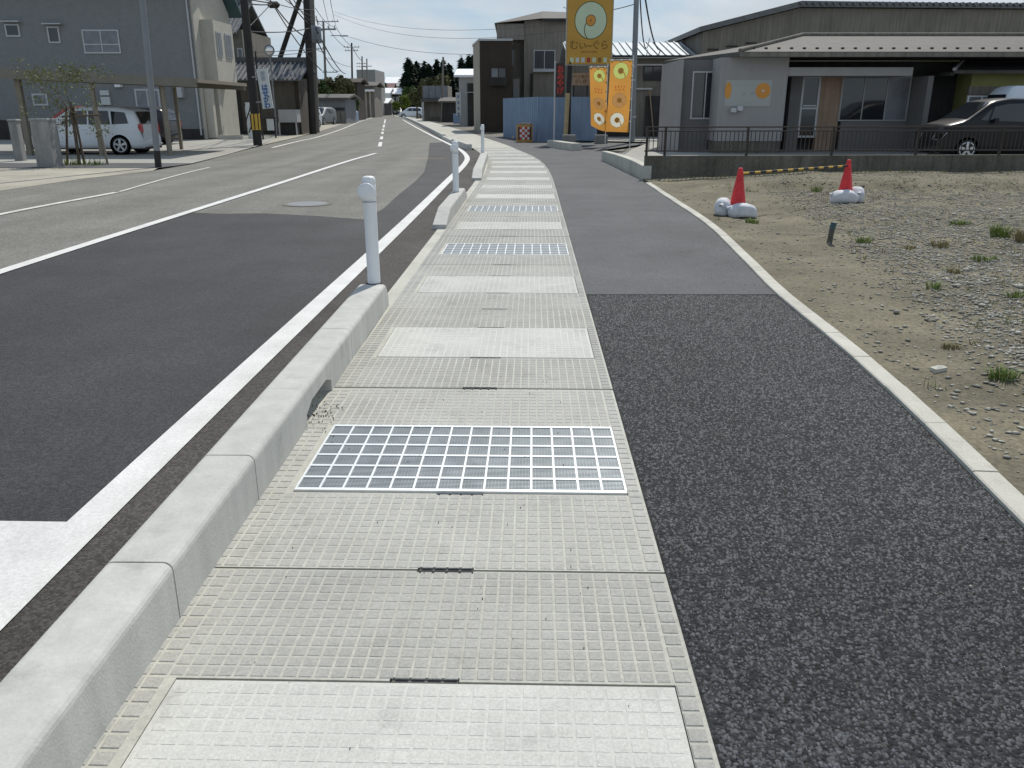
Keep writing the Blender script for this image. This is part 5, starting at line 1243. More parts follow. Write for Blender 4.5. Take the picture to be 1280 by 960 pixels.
# steel pole at the shop
ps = at(790, 176.5, LZ); t = thing('steel_pole', 'grey steel pole right of the two flags', 'pole', (ps.x, ps.y, LZ)); x_, z_ = dep(795.5, 0, ps.y)
mb = MB(); mb.tube((ps.x, ps.y, 0), (ps.x + (x_ - ps.x) * 1.3, ps.y, z_ * 1.3), .13, .11, 14); mb.build('shaft', M['steelpole'], t)
for vv in (83, 100, 146): x1_, z1_ = dep(791.5, vv, ps.y); mb = MB(); mb.tube((x1_, ps.y, z1_ - .04), (x1_, ps.y, z1_ + .04), .137, .137, 14); mb.build('band', M['alu'], t)
SHOP = (ps.x + (x_ - ps.x) * 1.25, ps.y, z_ * 1.25)
# wires
def wire(a, b, sag, r, lab, grp='overhead wires'):
    a, b = Vector(a), Vector(b); pts = [a.lerp(b, i / 24) - Vector((0, 0, sag * 4 * (i / 24) * (1 - i / 24))) for i in range(25)]
    mb = MB(); mb.path(pts, r, 5); return tag(mb.build('power_line', M['wire']), lab, 'wire', grp)
def wp(u, v, Y): x, z = dep(u, v, Y); return (x, Y, z)
Y1, Y2, Y3 = pp1.y, pp2.y, at(409, 151).y
Y4, Y5 = at(441, 147.5).y, at(453.5, 146).y
W_ = [((352, -4, 42), (394, 22, Y2), .1, .02, 'thin cable beside the upper cables'), ((374, -4, 50), (405, 33, Y3), .3, .02, 'steep thin cable left of the first cross arm'), ((323, -4, Y1), (392, 12, Y2), .15, .018, 'topmost thin wire between the two dark poles'), ((396, 62, Y2), (407, 66, Y3), .05, .02, 'short level cable under the transformer'), ((410, 72, Y3), (441, 84, Y4), .2, .025, 'low cable between the first two far poles'), ((336, -3, 44), (402, 88, Y2 + 2), .3, .03, 'long thick cable crossing behind the brace poles'), ((395, 20, Y2), (405, 60, Y3), .1, .03, 'short cable between double pole and the pole beyond'), ((300, -3, 40), (342, 4, 48), .02, .03, 'cable entering from the top edge to the junction box'), ((308, 4, Y1), (342, 5, 48), .05, .03, 'short wire from the sign pole to the junction box'), ((342, 5, 48), (384, 47, Y2), .25, .035, 'thick sagging cable from the junction box to the double pole'),
      ((312, 33, Y1), (340, 4, 48), .0, .02, 'wire slanting up from sign pole to junction box'), ((311, 39, Y1), (388, 35, Y2), .12, .025, 'level wire across to the double pole'),
      ((360, -2, 46), (386, 30, Y2), .1, .035, 'upper cable running down to the double pole'), ((366, -2, 44), (387, 26, Y2), .1, .025, 'second upper cable beside it'),
      ((395, 36, Y2), (432, 92, Y4), .6, .05, 'thick cable from double pole towards the hut'), ((396, 50, Y2), (425, 88, Y4 - 10), .7, .04, 'lower thick cable from double pole'),
      ((321, 65, Y1), (390, 61, Y2), .03, .015, 'thin wire above the garage roof'), ((321, 70, Y1), (392, 64, Y2), .05, .015, 'second thin wire above the garage roof'),
      ((394, 10, Y2), (419, 32, Y3), .4, .02, 'wire from double pole to first cross arm'), ((403, -5, 60), (412, 32, Y3), .2, .02, 'steep wire down to the first cross arm'), ((412, -5, 55), (420, 33, Y3), .2, .02, 'second steep wire down to the first cross arm'),
      ((420, 34, Y3), (440, 58, Y4), .3, .03, 'wire from first to second far pole'), ((409, 33, Y3), (436, 60, Y4), .5, .03, 'wire from first far pole to second, left side'), ((441, 60, Y4), (453, 76, Y5), .3, .04, 'wire from second far pole to the far pair'),
      ((430, 44, Y3), (640, 66, 75), .8, .018, 'long wire crossing the sky from the first far pole'), ((417, 14, Y3), (760, 22, 46), 1.2, .012, 'faint long wire across the sky, upper one'), ((417, 18, Y3), (760, 30, 48), 1.5, .012, 'faint long wire across the sky, lower one'),
      (None, (856, 40, 58), .5, .03, 'wire running right from the shop pole, left one'), (None, (832, 60, 50), 1.0, .025, 'wire dropping behind the shop roof, right one'), (None, (704, 9, 60), .3, .02, 'wire leading left from the shop pole')]
for k, (a, b, sg, r_, lab) in enumerate(W_):
    if a is None:
        if k == len(W_) - 3: A = wp(806, -6, 30)
        elif k == len(W_) - 2: A = wp(800, -6, 31)
        else: A = wp(794, 5, ps.y)
    else: A = wp(*a)
    if k == len(W_) - 3: b = (826, 62, 48)
    if k == len(W_) - 2: b = (812, 48, 48)
    wire(A, wp(*b), sg, r_, lab)
jb = wp(342, 6, 48); mb = MB(); mb.lathe([(.05, -.3), (.16, -.2), (.16, .2), (.05, .3)], 10, (0, 0, 0)); mb.T = Matrix(); 
mb = MB(Matrix.Translation(jb) @ Matrix.Rotation(PI / 2, 4, 'Y')); mb.lathe([(.06, -.32), (.17, -.2), (.17, .2), (.06, .32)], 12); tag(mb.build('junction_box', M['darkpole']), 'dark cable junction box hanging in the wires', 'junction box')
lmp = wp(423, 44.5, Y3); mb = MB(); mb.box(lmp[0] - .9, lmp[0] + .2, lmp[1] - .04, lmp[1] + .04, lmp[2] - .04, lmp[2] + .04); mb.box(lmp[0] + .2, lmp[0] + 1.1, lmp[1] - .12, lmp[1] + .12, lmp[2] - .09, lmp[2] + .03); tag(mb.build('street_lamp', M['steelpole']), 'street lamp head reaching over the road from a pole', 'street lamp')

# far left buildings
def simple_house(name, lab, cat, u0, u1, vt, vb, Y, D, wm_, roof_m, vr, extra=None, over=.5, gable=False):
    t = thing(name, lab, cat, (dep((u0 + u1) / 2, 130, Y)[0], Y + D / 2, 0)); f = Facade(t, Y); xa, xb, za, zb = f.rect(u0, vt, u1, vb)
    mb = MB(); mb.box(xa, xb, Y, Y + D, -.05, zb); mb.build('wall', wm_, t)
    if roof_m:
        zr = dep((u0 + u1) / 2, vr, Y + D / 2)[1]; ym = Y + D / 2; mb = MB(); o_ = over; sl = (zr - zb) / (D / 2)
        mb.prism_x([(Y - o_, zb - o_ * sl + .02), (ym, zr), (Y + D + o_, zb - o_ * sl + .02), (Y + D + o_, zb - o_ * sl + .2), (ym, zr + .2), (Y - o_, zb - o_ * sl + .2)], xa - o_, xb + o_); mb.build('roof', roof_m, t)
    return t, f
t, f = simple_house('shed', 'low grey corrugated shed left of the road', 'shed', 398, 432, 124, 153, 88, 6, mat('shed_sheet', (.20, .21, .225), .8, .1, 2, stain=.2), M['roofgray'], 120)
for k in range(6): f.box('panel', 399 + k * 5.5, 139, 403.6 + k * 5.5, 152, -.08, -.004, M['drab'], zb=0)
f.box('opening', 398.6, 134.5, 431, 138, -.06, -.003, M['darkw'])
t, f = simple_house('hut', 'narrow reddish brown hut beside the slim pole', 'hut', 432, 447, 104, 148, 112, 6, M['brown'], M['brown'], 100); f.box('door', 437, 128, 441, 148, -.06, -.003, M['darkw'], zb=0)
p = at(438.5, 151.5); mb = MB(); Lb = .75; mb.bevbox(p.x - .7, p.x + .7, p.y, p.y + 1.4, -.02, 1.15, .15); tag(mb.build('covered_stack', M['blue']), 'stack under a pale blue sheet at the left roadside', 'stack')
t, f = simple_house('building', 'square grey flat roofed block standing above the far shops', 'building', 447, 470, 87, 143, 165, 12, M['pillar'], None, 0)
for k in range(3):
    for r_ in range(2): f.window(449.5 + k * 7, 108 + r_ * 14, 453.5 + k * 7, 116 + r_ * 14, 1, .2, 'glass')
t, f = simple_house('shop', 'far shop with pinkish posts on the left side', 'shop', 446, 468, 108, 145, 140, 8, M['taupe'], M['roofgray'], 104)
for k in range(4): f.box('post', 448 + k * 5, 114, 449.6 + k * 5, 145, -.9, -.6, M['taned'], zb=0)
f.box('awning', 446, 112, 468, 114.5, -1.3, -.004, M['brightroof'])
for (nm, u0, u1, vt, vr, Y, rm, lab, wmm) in (('house', 461, 489, 112, 105, 250, 'redroof', 'far house with dull red roof across the road end', 'drab'), ('house', 484, 506, 103.5, 97, 300, 'brightroof', 'far house with highest glaring white roof', 'graywall'), ('house', 472, 484, 117, 111, 200, 'brightroof', 'far house with bright roof, left of the pair', 'darkw'), ('house', 486.5, 501, 117, 111, 205, 'brightroof', 'far house with bright roof, right of the pair', 'darkw'), ('house', 470, 481, 129, 124, 175, 'brightroof', 'low bright roofed shelter behind the box truck', 'darkw'), ('house', 484, 500, 127, 121, 260, 'roofgray', 'low dark house closing the road end', 'drab'), ('house', 500, 512, 107, 100, 240, 'graywall', 'pale far house half behind the cedars', 'graywall')):
    t, f = simple_house(nm, lab, 'house', u0, u1, vt, 144, Y, 10, M[wmm], M[rm], vr, over=.8)
    uw = (u1 - u0); f.window(u0 + uw * .2, vt + 4, u0 + uw * .45, vt + 10, 2, .15, 'glass'); f.window(u0 + uw * .6, vt + 4, u0 + uw * .85, vt + 10, 2, .15, 'glass')
p = at(484, 143); yq = 190; x_, z_ = dep(484, 120, yq); t = thing('sign', 'small pale square sign hanging by the far road end', 'sign', (x_, yq, 0)); mb = MB(); mb.box(x_ - .75, x_ + .75, yq, yq + .1, z_ - .6, z_ + .6); mb.build('board', M['poster'], t); mb = MB(); mb.tube((x_ + .9, yq + .05, -.03), (x_ + .9, yq + .05, z_ + .7), .08, .08, 8); mb.build('post', M['steelpole'], t)

# ------------------------------------------------------------------ right middle distance
# glazed shed
t, f = simple_house('shed', 'low shed with pale glazed upper front on the right', 'shed', 528, 560, 107, 149.5, 103, 7, M['drab'], None, 0)
for k in range(4): f.box('glass_panel', 529 + k * 7.6, 107.5, 536 + k * 7.6, 122.5, -.1, -.003, M['curtain'])
f.box('canopy', 527, 124, 570, 127.5, -1.6, -.004, M['roofgray']); f.box('shutter', 536, 129, 552, 144, -.06, -.003, M['taupe'], zb=.4); f.box('column', 529, 127.5, 531.5, 149, -1.5, -1.2, M['alu'], zb=0)
t, f = simple_house('garage', 'dark open garage beside the glazed shed', 'garage', 554, 572, 128, 151.5, 95, 6, M['darkw'], M['roofgray'], 124)
# grey building with shutter opening
BY = 76; t, f = simple_house('building', 'light grey building with pale roof and dark opening', 'building', 574, 600, 96, 157, BY, 8, M['graywall'], M['brightroof'], 89, over=.4)
f.box('dark_opening', 584.5, 104, 592, 156, -.1, -.004, M['darkw'], zb=0); f.box('lintel', 584, 115, 600, 116, -.3, -.006, M['alu'])
x_, z_ = dep(573, 130, BY - .5); sg = thing('upright_sign', 'white upright sign with blue letters on the light grey building', 'sign', (x_, BY - .5, z_)); hh = 27 * BY * .96 / F
mb = MB(); mb.box(x_ - .22, x_ + .22, BY - .5, BY - .38, z_ - hh / 2, z_ + hh / 2); mb.build('board', M['poster'], sg)
text('タ\nイ\nヤ', .42, Matrix.Translation((x_, BY - .505, z_)), M['inkblue'], sg, lead=1.15) if 0 else None
mb = MB()
for k in range(4):
    zz = z_ + hh / 2 - .3 - k * .48; mb.box(x_ - .13, x_ + .13, BY - .506, BY - .502, zz - .03, zz + .02); mb.box(x_ - .03, x_ + .03, BY - .5065, BY - .5022, zz - .19, zz + .09); mb.box(x_ - .14, x_ + .1, BY - .507, BY - .5024, zz - .18, zz - .14)
mb.build('lettering', M['inkblue'], sg)
p = at(571, 154.5); mb = MB(); mb.box(p.x - .35, p.x + .35, p.y, p.y + .6, 0, .95); tag(mb.build('crate', M['blue']), 'blue crate at the foot of the upright sign', 'crate')
# dark brown building
DY = 57; t = thing('building', 'flat roofed dark brown building with lit tan edge', 'building', (dep(615, 120, DY)[0], DY + 4, 0)); f = Facade(t, DY)
xa, xb, za, zb = f.rect(600, 51, 640, 163); mb = MB(); mb.box(xa, xb, DY, DY + 8, -.05, zb); mb.build('wall', M['brown'], t)
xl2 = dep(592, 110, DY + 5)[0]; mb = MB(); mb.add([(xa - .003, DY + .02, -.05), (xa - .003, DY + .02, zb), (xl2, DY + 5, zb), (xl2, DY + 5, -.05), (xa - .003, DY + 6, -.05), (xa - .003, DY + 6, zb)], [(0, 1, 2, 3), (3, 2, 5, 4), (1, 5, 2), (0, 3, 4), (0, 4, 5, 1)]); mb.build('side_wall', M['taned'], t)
mb = MB(); mb.prism([(xa - .06, DY - .08), (xb + .05, DY - .08), (xb + .05, DY + 8.1), (xl2 - .05, DY + 8.1), (xl2 - .06, DY + 5)], zb, zb + .12); mb.build('roof_edge', M['alu'], t)
f.window(613, 84, 633, 108, 2, .07, ['curtain', 'glass'], 'darkw', transom=.45); f.box('balcony_rail', 612, 98, 634, 107, -.35, -.30, M['darkw'])
f.box('ledge', 598, 114, 602, 116, -.3, -.01, M['alu']) if 0 else None
# two storey mortar building
EY = 62; t = thing('building', 'stained taupe two storey building behind the blue fence', 'building', (dep(680, 100, EY)[0], EY + 4, 0)); f = Facade(t, EY)
xa, xb, za, zb = f.rect(655, 25, 735, 172); mb = MB(); mb.box(xa, xb, EY, EY + 9, -.05, zb); mb.build('wall', M['taupe'], t)
xc = dep(634, 90, EY + 1.2)[0]; zc = dep(640, 45, EY + 1)[1]; mb = MB(); mb.box(xc, xa - .003, EY + .9, EY + 8.9, -.05, zb - .02); mb.build('side_wing', M['taupe'], t)
x1_, x2_, z1_, z2_ = f.rect(621, 30, 655, 50)
mb = MB(); mb.box(x1_, xa - .004, EY - .2, EY + .88, z1_, z2_); mb.build('eave_box', M['taupe'], t)
xr0, xr1 = dep(620, 35, EY)[0], xb + .4; zpk = dep(690, 15, EY + 4)[1]; zl0 = dep(621, 39, EY)[1]
mb = MB(); mb.add([(xr0 - .1, EY - .5, z2_ + .02), (xa + 1.2, EY - .5, zb + .06), (xr1, EY - .5, zb + .03), (xr1, EY + 4.5, zpk), (xa + 1.4, EY + 4.5, zpk + .1), (xr0 - .1, EY + 9.4, z2_ + .02), (xr1, EY + 9.4, zb + .03)], [(0, 1, 4), (1, 2, 3, 4), (0, 4, 5), (4, 3, 6, 5), (0, 5, 6, 2, 1)]); mb.build('roof', M['roofgray'], t)
mb = MB(); mb.box(xa + 1.2, xr1, EY - .53, EY - .503, zb - .12, zb + .06); mb.build('fascia', M['darkw'], t)
f.window(667, 62.5, 694, 87, 2, .06, 'duskglass', sill=True); f.window(638, 62, 643, 82, 1, .05, 'curtain', 'drab'); f.window(641, 98, 650, 122, 1, .05, 'glass', 'drab')
f.box('drain_pipe', 663, 92, 666, 124, -.12, -.003, M['darkw']); f.box('canopy', 666, 88.2, 695, 90, -.3, -.004, M['alu'])
# blue panel fence: each sheet a part
bf = thing('panel_fence', 'tall blue sheet panel fence round the shop corner', 'fence', (at(672, 176).x, at(672, 176).y, 0))
pa, pb, pc = at(629, 170.5), at(672, 177), Vector((at(746, 177).x, at(672, 177).y, 0)); hb = dep(672, 121, pb.y)[1]
def panels(a, b, n):
    d = (b - a) / n; rz = math.atan2(d.y, d.x)
    for k in range(n):
        mb = MB(Matrix.Translation(a + d * k) @ Matrix.Rotation(rz, 4, 'Z')); L = d.length
        mb.box(.004, L - .004, 0, .03, -.03, hb); 
        for q in range(3): mb.box(L * (.2 + .3 * q) - .03, L * (.2 + .3 * q) + .03, -.015, -.001, -.02, hb - .01)
        mb.build('sheet_panel', M['blue'], bf)
panels(pa, pb, 6); panels(pb + Vector((.03, 0, 0)), pc, 3)
# orange crash drum with checker
p = at(655.5, 177); p.x -= .0; t = thing('crash_drum', 'orange crash drum with red and white checkers by the blue fence', 'drum', (p.x, p.y - .35, -.01)); r_ = 10 * p.y * .96 / F; hh = dep(655, 153, p.y - .3)[1]
mb = MB(); mb.lathe([(r_, 0), (r_, hh * .86), (r_ * .95, hh * .9)], 24); mb.build('body', mat('drum_orange', (.40, .22, .06), .7, .15, 4), t, local=True)
mb = MB(); mb.lathe([(r_ * .95, hh * .9), (r_ * .8, hh * .97), (r_ * .3, hh), (.0001, hh)], 24); mb.build('lid', M['darkw'], t, local=True)
mb = MB(); nb = 6
for i in range(nb):
    for j in range(5):
        a0, a1 = -PI / 2 - .95 + 1.9 * i / nb, -PI / 2 - .95 + 1.9 * (i + 1) / nb; z0_, z1_ = hh * (.14 + .13 * j), hh * (.14 + .13 * (j + 1)); rr = r_ + .006
        mb.add([(rr * math.cos(a0), rr * math.sin(a0), z0_), (rr * math.cos(a1), rr * math.sin(a1), z0_), (rr * math.cos(a1), rr * math.sin(a1), z1_), (rr * math.cos(a0), rr * math.sin(a0), z1_)], [(0, 1, 2, 3)], 0 if i in (0, nb - 1) else (1 if (i + j) % 2 else 2))
mb.build('checker_print', [M['boardblk'], M['red'], M['poster']], t, local=True)

# building with seamed metal roof behind the flags
MY = 46; t = thing('building', 'low dark building with seamed metal roof behind the flags', 'building', (dep(800, 100, MY)[0], MY + 4, 0)); f = Facade(t, MY)
xa, xb, za, zb = f.rect(715, 71, 900, 172); mb = MB(); mb.box(xa, xb, MY, MY + 8, 0, zb); mb.build('wall', M['drab'], t)
z_e = zb; z_t = dep(820, 55.5, MY + 4)[1]; sl = (z_t - z_e) / 4.0
mb = MB(); mb.prism_x([(MY - .5, z_e - .5 * sl + .02), (MY + 4, z_t), (MY + 8.5, z_e - .5 * sl), (MY + 8.5, z_e - .5 * sl + .1), (MY + 4, z_t + .1), (MY - .5, z_e - .5 * sl + .12)], xa - .3, xb + .3)
x = xa - .2
while x < xb + .2: mb.prism_x([(MY - .52, z_e - .5 * sl + .12), (MY + 4, z_t + .1), (MY + 4, z_t + .17), (MY - .52, z_e - .5 * sl + .19)], x - .03, x + .03); x += .38
mb.build('roof', M['metalroof'], t)
f.box('fascia', 712, 69.6, 903, 72.2, -.53, -.505, M['darkw']); f.box('dark_front', 716, 122, 790, 172, -.12, -.005, M['darkw'], zb=0); f.box('dark_entry', 806, 120, 830, 172, -.12, -.005, M['darkw'], zb=0)
f.window(804, 82, 828, 101, 2, .06, 'glass', 'darkw'); f.box('canopy', 715, 109, 748, 121, -.9, -.13, M['roofgray']); f.box('pipe', 785, 80, 830, 82, -.08, -.004, M['alu']); f.box('conduit', 793, 110, 815, 112, -.1, -.006, M['alu'])
mb = MB(); (x1_, z1_), (x2_, z2_) = dep(812, 112, MY - .2), dep(818, 160, MY - .2); mb.tube((x1_, MY - .2, z1_), (x2_, MY - .2, .0), .04, .04, 8); mb.build('down_pipe', M['wood'], t)
# black board with red characters, orange board with two lines
x_, z_ = dep(700.5, 100.5, 36.5); yb = 36.5
t = thing('upright_sign', 'dark upright board with red characters left of the sign post', 'sign', (x_, yb, z_)); wq, hq = 11 * yb * .95 / F, 39 * yb * .96 / F
mb = MB(); mb.box(x_ - wq / 2, x_ + wq / 2, yb, yb + .08, z_ - hq / 2, z_ + hq / 2); mb.build('board', M['boardblk'], t)
text('お\nみ\nや\nげ', .3, Matrix.Translation((x_, yb - .004, z_)), M['red'], t, lead=.92, bold=.012)
mb = MB(); mb.tube((x_ - wq / 2 - .04, yb + .04, 0), (x_ - wq / 2 - .04, yb + .04, z_ + hq / 2 + .1), .035, .035, 8); mb.build('post', M['alu'], t)
x_, z_ = dep(726, 99, 42.5); yb = 42.5; t = thing('shop_sign', 'dull orange board with two lines of brown writing', 'sign', (x_, yb, z_)); wq, hq = 20 * yb * .95 / F, 14 * yb * .96 / F
mb = MB(); mb.box(x_ - wq / 2, x_ + wq / 2, yb, yb + .08, z_ - hq / 2, z_ + hq / 2); mb.box(x_ - wq / 2 + .03, x_ + wq / 2 - .03, yb - .004, yb - .001, z_ - hq / 2 + .03, z_ + hq / 2 - .03, 1); mb.build('board', [M['wood'], M['wood']], t)
text('やき菓子\nほし柿', .19, Matrix.Translation((x_, yb - .008, z_)), M['sdark'], t, lead=1.1)
for s in (-1, 1): mb = MB(); mb.tube((x_ + s * wq * .42, yb + .12, 0), (x_ + s * wq * .42, yb + .12, z_ + hq / 2), .04, .04, 8); mb.build('leg', M['darkpole'], t)

# ------------------------------------------------------------------ big shop sign and flags
def roll(mb, cx, cz, r, y, mi, rx=None, hole=.30, ang=200, flip=1):
    """round cake emblem: outline, pale ring, small centre, one curling cut line. mi = (outline, ring, centre)"""
    rx = r if rx is None else rx; k = rx / r
    mb.disc(cx, cz, r, y, mi[0], 40, .003, rx); mb.disc(cx, cz, r * .955, y - .002, mi[1], 40, .002, rx * .955)
    mb.disc(cx, cz, r * (hole + .04), y - .004, mi[0], 28, .002, rx * (hole + .04)); mb.disc(cx, cz, r * hole, y - .006, mi[2], 28, .002, rx * hole)
    pts = []
    for i in range(15):
        t = i / 14; a = R(ang + 60 * t * t * flip); rr = r * (hole + (.97 - hole) * t); 
        a = R(ang) + flip * (.95 * t); pts.append((cx + rr * k * math.cos(a), cz + rr * math.sin(a)))
    mb.ribbon(pts, r * .045, y - .005, .002, mi[0])
p = at(709, 178.5, .0); SY = p.y
bs_ = thing('shop_sign', 'tall golden shop sign with pale ring emblem on a post', 'sign', (p.x, SY, 0))
xa = dep(709, 40, SY)[0]; xb = dep(765, 40, SY)[0]; zb = dep(735, 80, SY)[1]; zt = dep(735, -16, SY)[1]; xcn = (xa + xb) / 2; wS = xb - xa
Ts = Matrix.Translation((xcn, SY, 0)) @ Matrix.Rotation(R(1.3), 4, 'Y') if 0 else Matrix.Translation((xcn, SY, 0))
mb = MB(Ts); mb.box(-wS / 2, wS / 2, 0, .2, zb, zt); mb.build('board', M['sgold'], bs_)
mb = MB(Ts); mb.box(-wS / 2 - .05, -wS / 2 - .002, -.015, .215, zb - .02, zt + .02); mb.box(wS / 2 + .002, wS / 2 + .04, -.015, .215, zb - .02, zt + .02); mb.box(-wS / 2 - .05, wS / 2 + .04, -.01, .21, zb - .06, zb - .021); mb.build('frame', M['taned'], bs_)
cz = dep(737, 25.5, SY)[1]; rr = 20 * SY * .955 / F
mb = MB(Ts); roll(mb, .04, cz, rr * 1.06, -.004, (0, 1, 2), rx=rr * .98, hole=.27, ang=205, flip=1); 
mb.disc(.04 , cz, rr * .05, -.013, 0, 12, .002)
mb.build('emblem', [M['sdark'], M['sgreen'], M['sorange']], bs_)
zl = dep(737, 57, SY)[1]; text('むぃ~ぐら', .42, Ts @ Matrix.Translation((0, -.004, zl)), M['sbrown'], bs_, spacing=.82, bold=.006)
zl = dep(737, 65, SY)[1]; text('BAUM KUCHEN', .1, Ts @ Matrix.Translation((0, -.004, zl)), M['sbrown'], bs_)
zq = dep(737, 75, SY)[1]
for k, mk in enumerate(('sgreen', 'poster', 'poster', 'red', 'sgreen', 'sbrown', 'sgreen')): mb = MB(Ts); mb.box(-wS * .42 + k * wS * .125, -wS * .42 + k * wS * .125 + .15, -.004, -.001, zq - .1, zq + .1); mb.build('small_picture', M[mk], bs_)
mb = MB(); xp = p.x + .02
zmid = dep(707, 117, SY)[1]
mb.tube((xp, SY + .1, zmid), (xp + .04, SY + .1, zb + .1), .11, .11, 12); mb.build('upper_post', M['darkpole'], bs_)
mb = MB(); mb.tube((xp - .12, SY - .02, -.02), (xp - .04, SY - .02, zmid + .02), .10, .10, 12); mb.build('wrapped_post', mat('tan_wrap', (.40, .32, .18), .8, .12, 6), bs_)
mb = MB(); mb.tube((xp + .08, SY + .14, -.02), (xp + .05, SY + .14, zmid + .05), .07, .07, 12); mb.build('rear_post', M['darkpole'], bs_)
for (u, v, wpx, lab) in ((685, 175.5, 18, 'grey concrete block at the foot of the sign post'), (719, 175.5, 15, 'grey concrete block right beside the sign post')): pass
for (u, vb, u0, u1, vt, lab) in ((711, 177, 703.5, 719.5, 168.5, 'grey concrete weight block at the sign post'), (751.5, 176.5, 744, 759.5, 168.5, 'grey concrete weight block under the left flag')):
    q = at(u, vb, .1); (x1_, z1_), (x2_, _) = dep(u0, vt, q.y), dep(u1, vt, q.y); mb = MB(); mb.bevbox(x1_, x2_, q.y - .1, q.y + .25, .0, z1_, .02); mb.box(x1_ + .05, x2_ - .05, q.y - .103, q.y - .1005, z1_ * .5, z1_ * .62); tag(mb.build('weight_block', M['pillar']), lab, 'block', 'concrete weight blocks at the lot edge')
def nobori(poly, pole_u, vtop, Y, lab, discs, txt, wave):
    """flag: cloth with its prints hung from a pole and cross bar"""
    xs_, zt = dep(pole_u, vtop, Y); t = thing('banner_flag', lab, 'flag', (xs_, Y, .1), 0, 'orange shop flags by the lot edge')
    pts = [dep(u, v, Y) for u, v in poly]         # tl, tr, br, bl
    tl, tr, br, bl = [Vector(q) for q in pts]
    def surf(a, b):
        q = tl.lerp(tr, a).lerp(bl.lerp(br, a), b); y = Y - .06 * math.sin(b * 5 + wave) * (1 - .6 * a) * b - .05 * math.sin(a * 5 + b * 7 + wave) * b
        return Vector((q.x, y, q.y + (wave > 2) * .16 * b * b * (a < 1) * max(0, .5 - a) * 1.2))
    nu, nv = 44, 140; asp = (tl - bl).length / (tr - tl).length
    vs = [surf(i / nu, j / nv) for j in range(nv + 1) for i in range(nu + 1)]; fs = []; ms = []
    for j in range(nv):
        for i in range(nu):
            a, b = (i + .5) / nu, (j + .5) / nv; m_ = 0
            for (cb, mi, ra, ca) in discs:
                dx, dz = a - ca, (b - cb) * asp; r = math.hypot(dx, dz) / ra
                if r < 1:
                    m_ = 4 if r > .93 or .3 < r < .37 else (5 if r < .3 else mi + 1)
                    th = math.atan2(dz, dx)
                    if .37 < r < .93 and abs(th - .5 - .75 * (r - .4)) < .07 / r: m_ = 4
            for (b0, n_) in txt:
                if abs(b - b0) < .016 and .24 < a < .76:
                    q = (a - .24) / .52 * n_; fq = q % 1
                    if .15 < fq < .85 and (abs(b - b0) < .0035 or abs(fq - .45) < .13 or (abs(b - b0 - .011) < .003)): m_ = 6
            fs.append((j * (nu + 1) + i, j * (nu + 1) + i + 1, (j + 1) * (nu + 1) + i + 1, (j + 1) * (nu + 1) + i)); ms.append(m_)
    cl = npmesh('cloth', [tuple(v) for v in vs], fs, [M['corange'], M['cgreen'], M['cpink'], M['cwhite'], M['cink'], M['sorange'], M['cred']], t, mi=ms, smooth=True)
    zc = surf(.5, 0).z
    mb = MB(); mb.tube((tr.x + .04, Y + .02, 0), (tr.x + .04, Y + .02, zt + .12), .016, .014, 8); mb.build('pole', M['white'], t)
    mb = MB(); mb.tube((tl.x - .03, Y + .02, zc + .02), (tr.x + .06, Y + .02, zc + .04), .011, .011, 8); mb.build('cross_bar', M['white'], t)
    for k in range(6): z = zc - .15 - k * (tl.y - bl.y) * .16; mb = MB(); mb.box(tr.x - .02, tr.x + .06, Y + .0, Y + .04, z - .025, z + .025); mb.build('loop', M['cwhite'], t)
    for a in (.1, .5, .9): q = surf(a, 0); mb = MB(); mb.box(q.x - .03, q.x + .03, Y - .01, Y + .04, q.z - .02, q.z + .06); mb.build('loop', M['cwhite'], t)
    return t
NY = 34.5
nobori([(763, 76), (790.5, 75.5), (785.5, 165.5), (758.5, 164.5)], 790, 73, NY, 'taller orange flag with three round cakes, right one', [(.14, 0, .37, .5), (.55, 1, .33, .5), (.83, 2, .34, .45)], ((.36, 4), (.40, 3)), 1.0)
nobori([(737, 84.5), (758.5, 84.5), (759.5, 165), (738.5, 160)], 759.5, 83, NY + 1.0, 'smaller orange flag folded at its foot, left one', [(.13, 0, .35, .56), (.57, 1, .33, .5), (.82, 2, .33, .5)], ((.34, 4), (.39, 3)), 3.2)

# ------------------------------------------------------------------ cafe
CFY = 29.5; fl_z = .45
cf = thing('cafe', 'low grey rendered cafe with big window under a slate roof', 'cafe', (dep(1000, 150, CFY)[0], CFY + 5, LZ)); f = Facade(cf, CFY)
bx0, bx1, _, _ = f.rect(898, 72, 982, 175); zev = dep(1100, 67, CFY - .3)[1]
mb = MB(); mb.box(bx0, bx1, CFY, CFY + 2.4, fl_z, zev - .1); mb.build('projecting_wall', M['cafe'], cf)
mb = MB(); mb.box(bx0 + .03, bx1 - .03, CFY + .03, CFY + 2.4, 0, fl_z - .002); mb.build('foundation', M['wallc'], cf)
LY = CFY + 1.2; fL = Facade(cf, LY)      # left wing, set back
lx0, lx1, _, _ = fL.rect(850, 80, 899, 172); zL = zev - .12; LB = CFY + 4.6
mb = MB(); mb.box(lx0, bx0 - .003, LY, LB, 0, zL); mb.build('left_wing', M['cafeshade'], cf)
mb = MB(); mb.box(lx0 - .12, lx0 - .003, LY - .3, LB, 0, zL); mb.build('end_wall', M['cafe'], cf)
fL.window(864, 89, 898.5, 149, 2, .05, 'glass', 'alu'); 
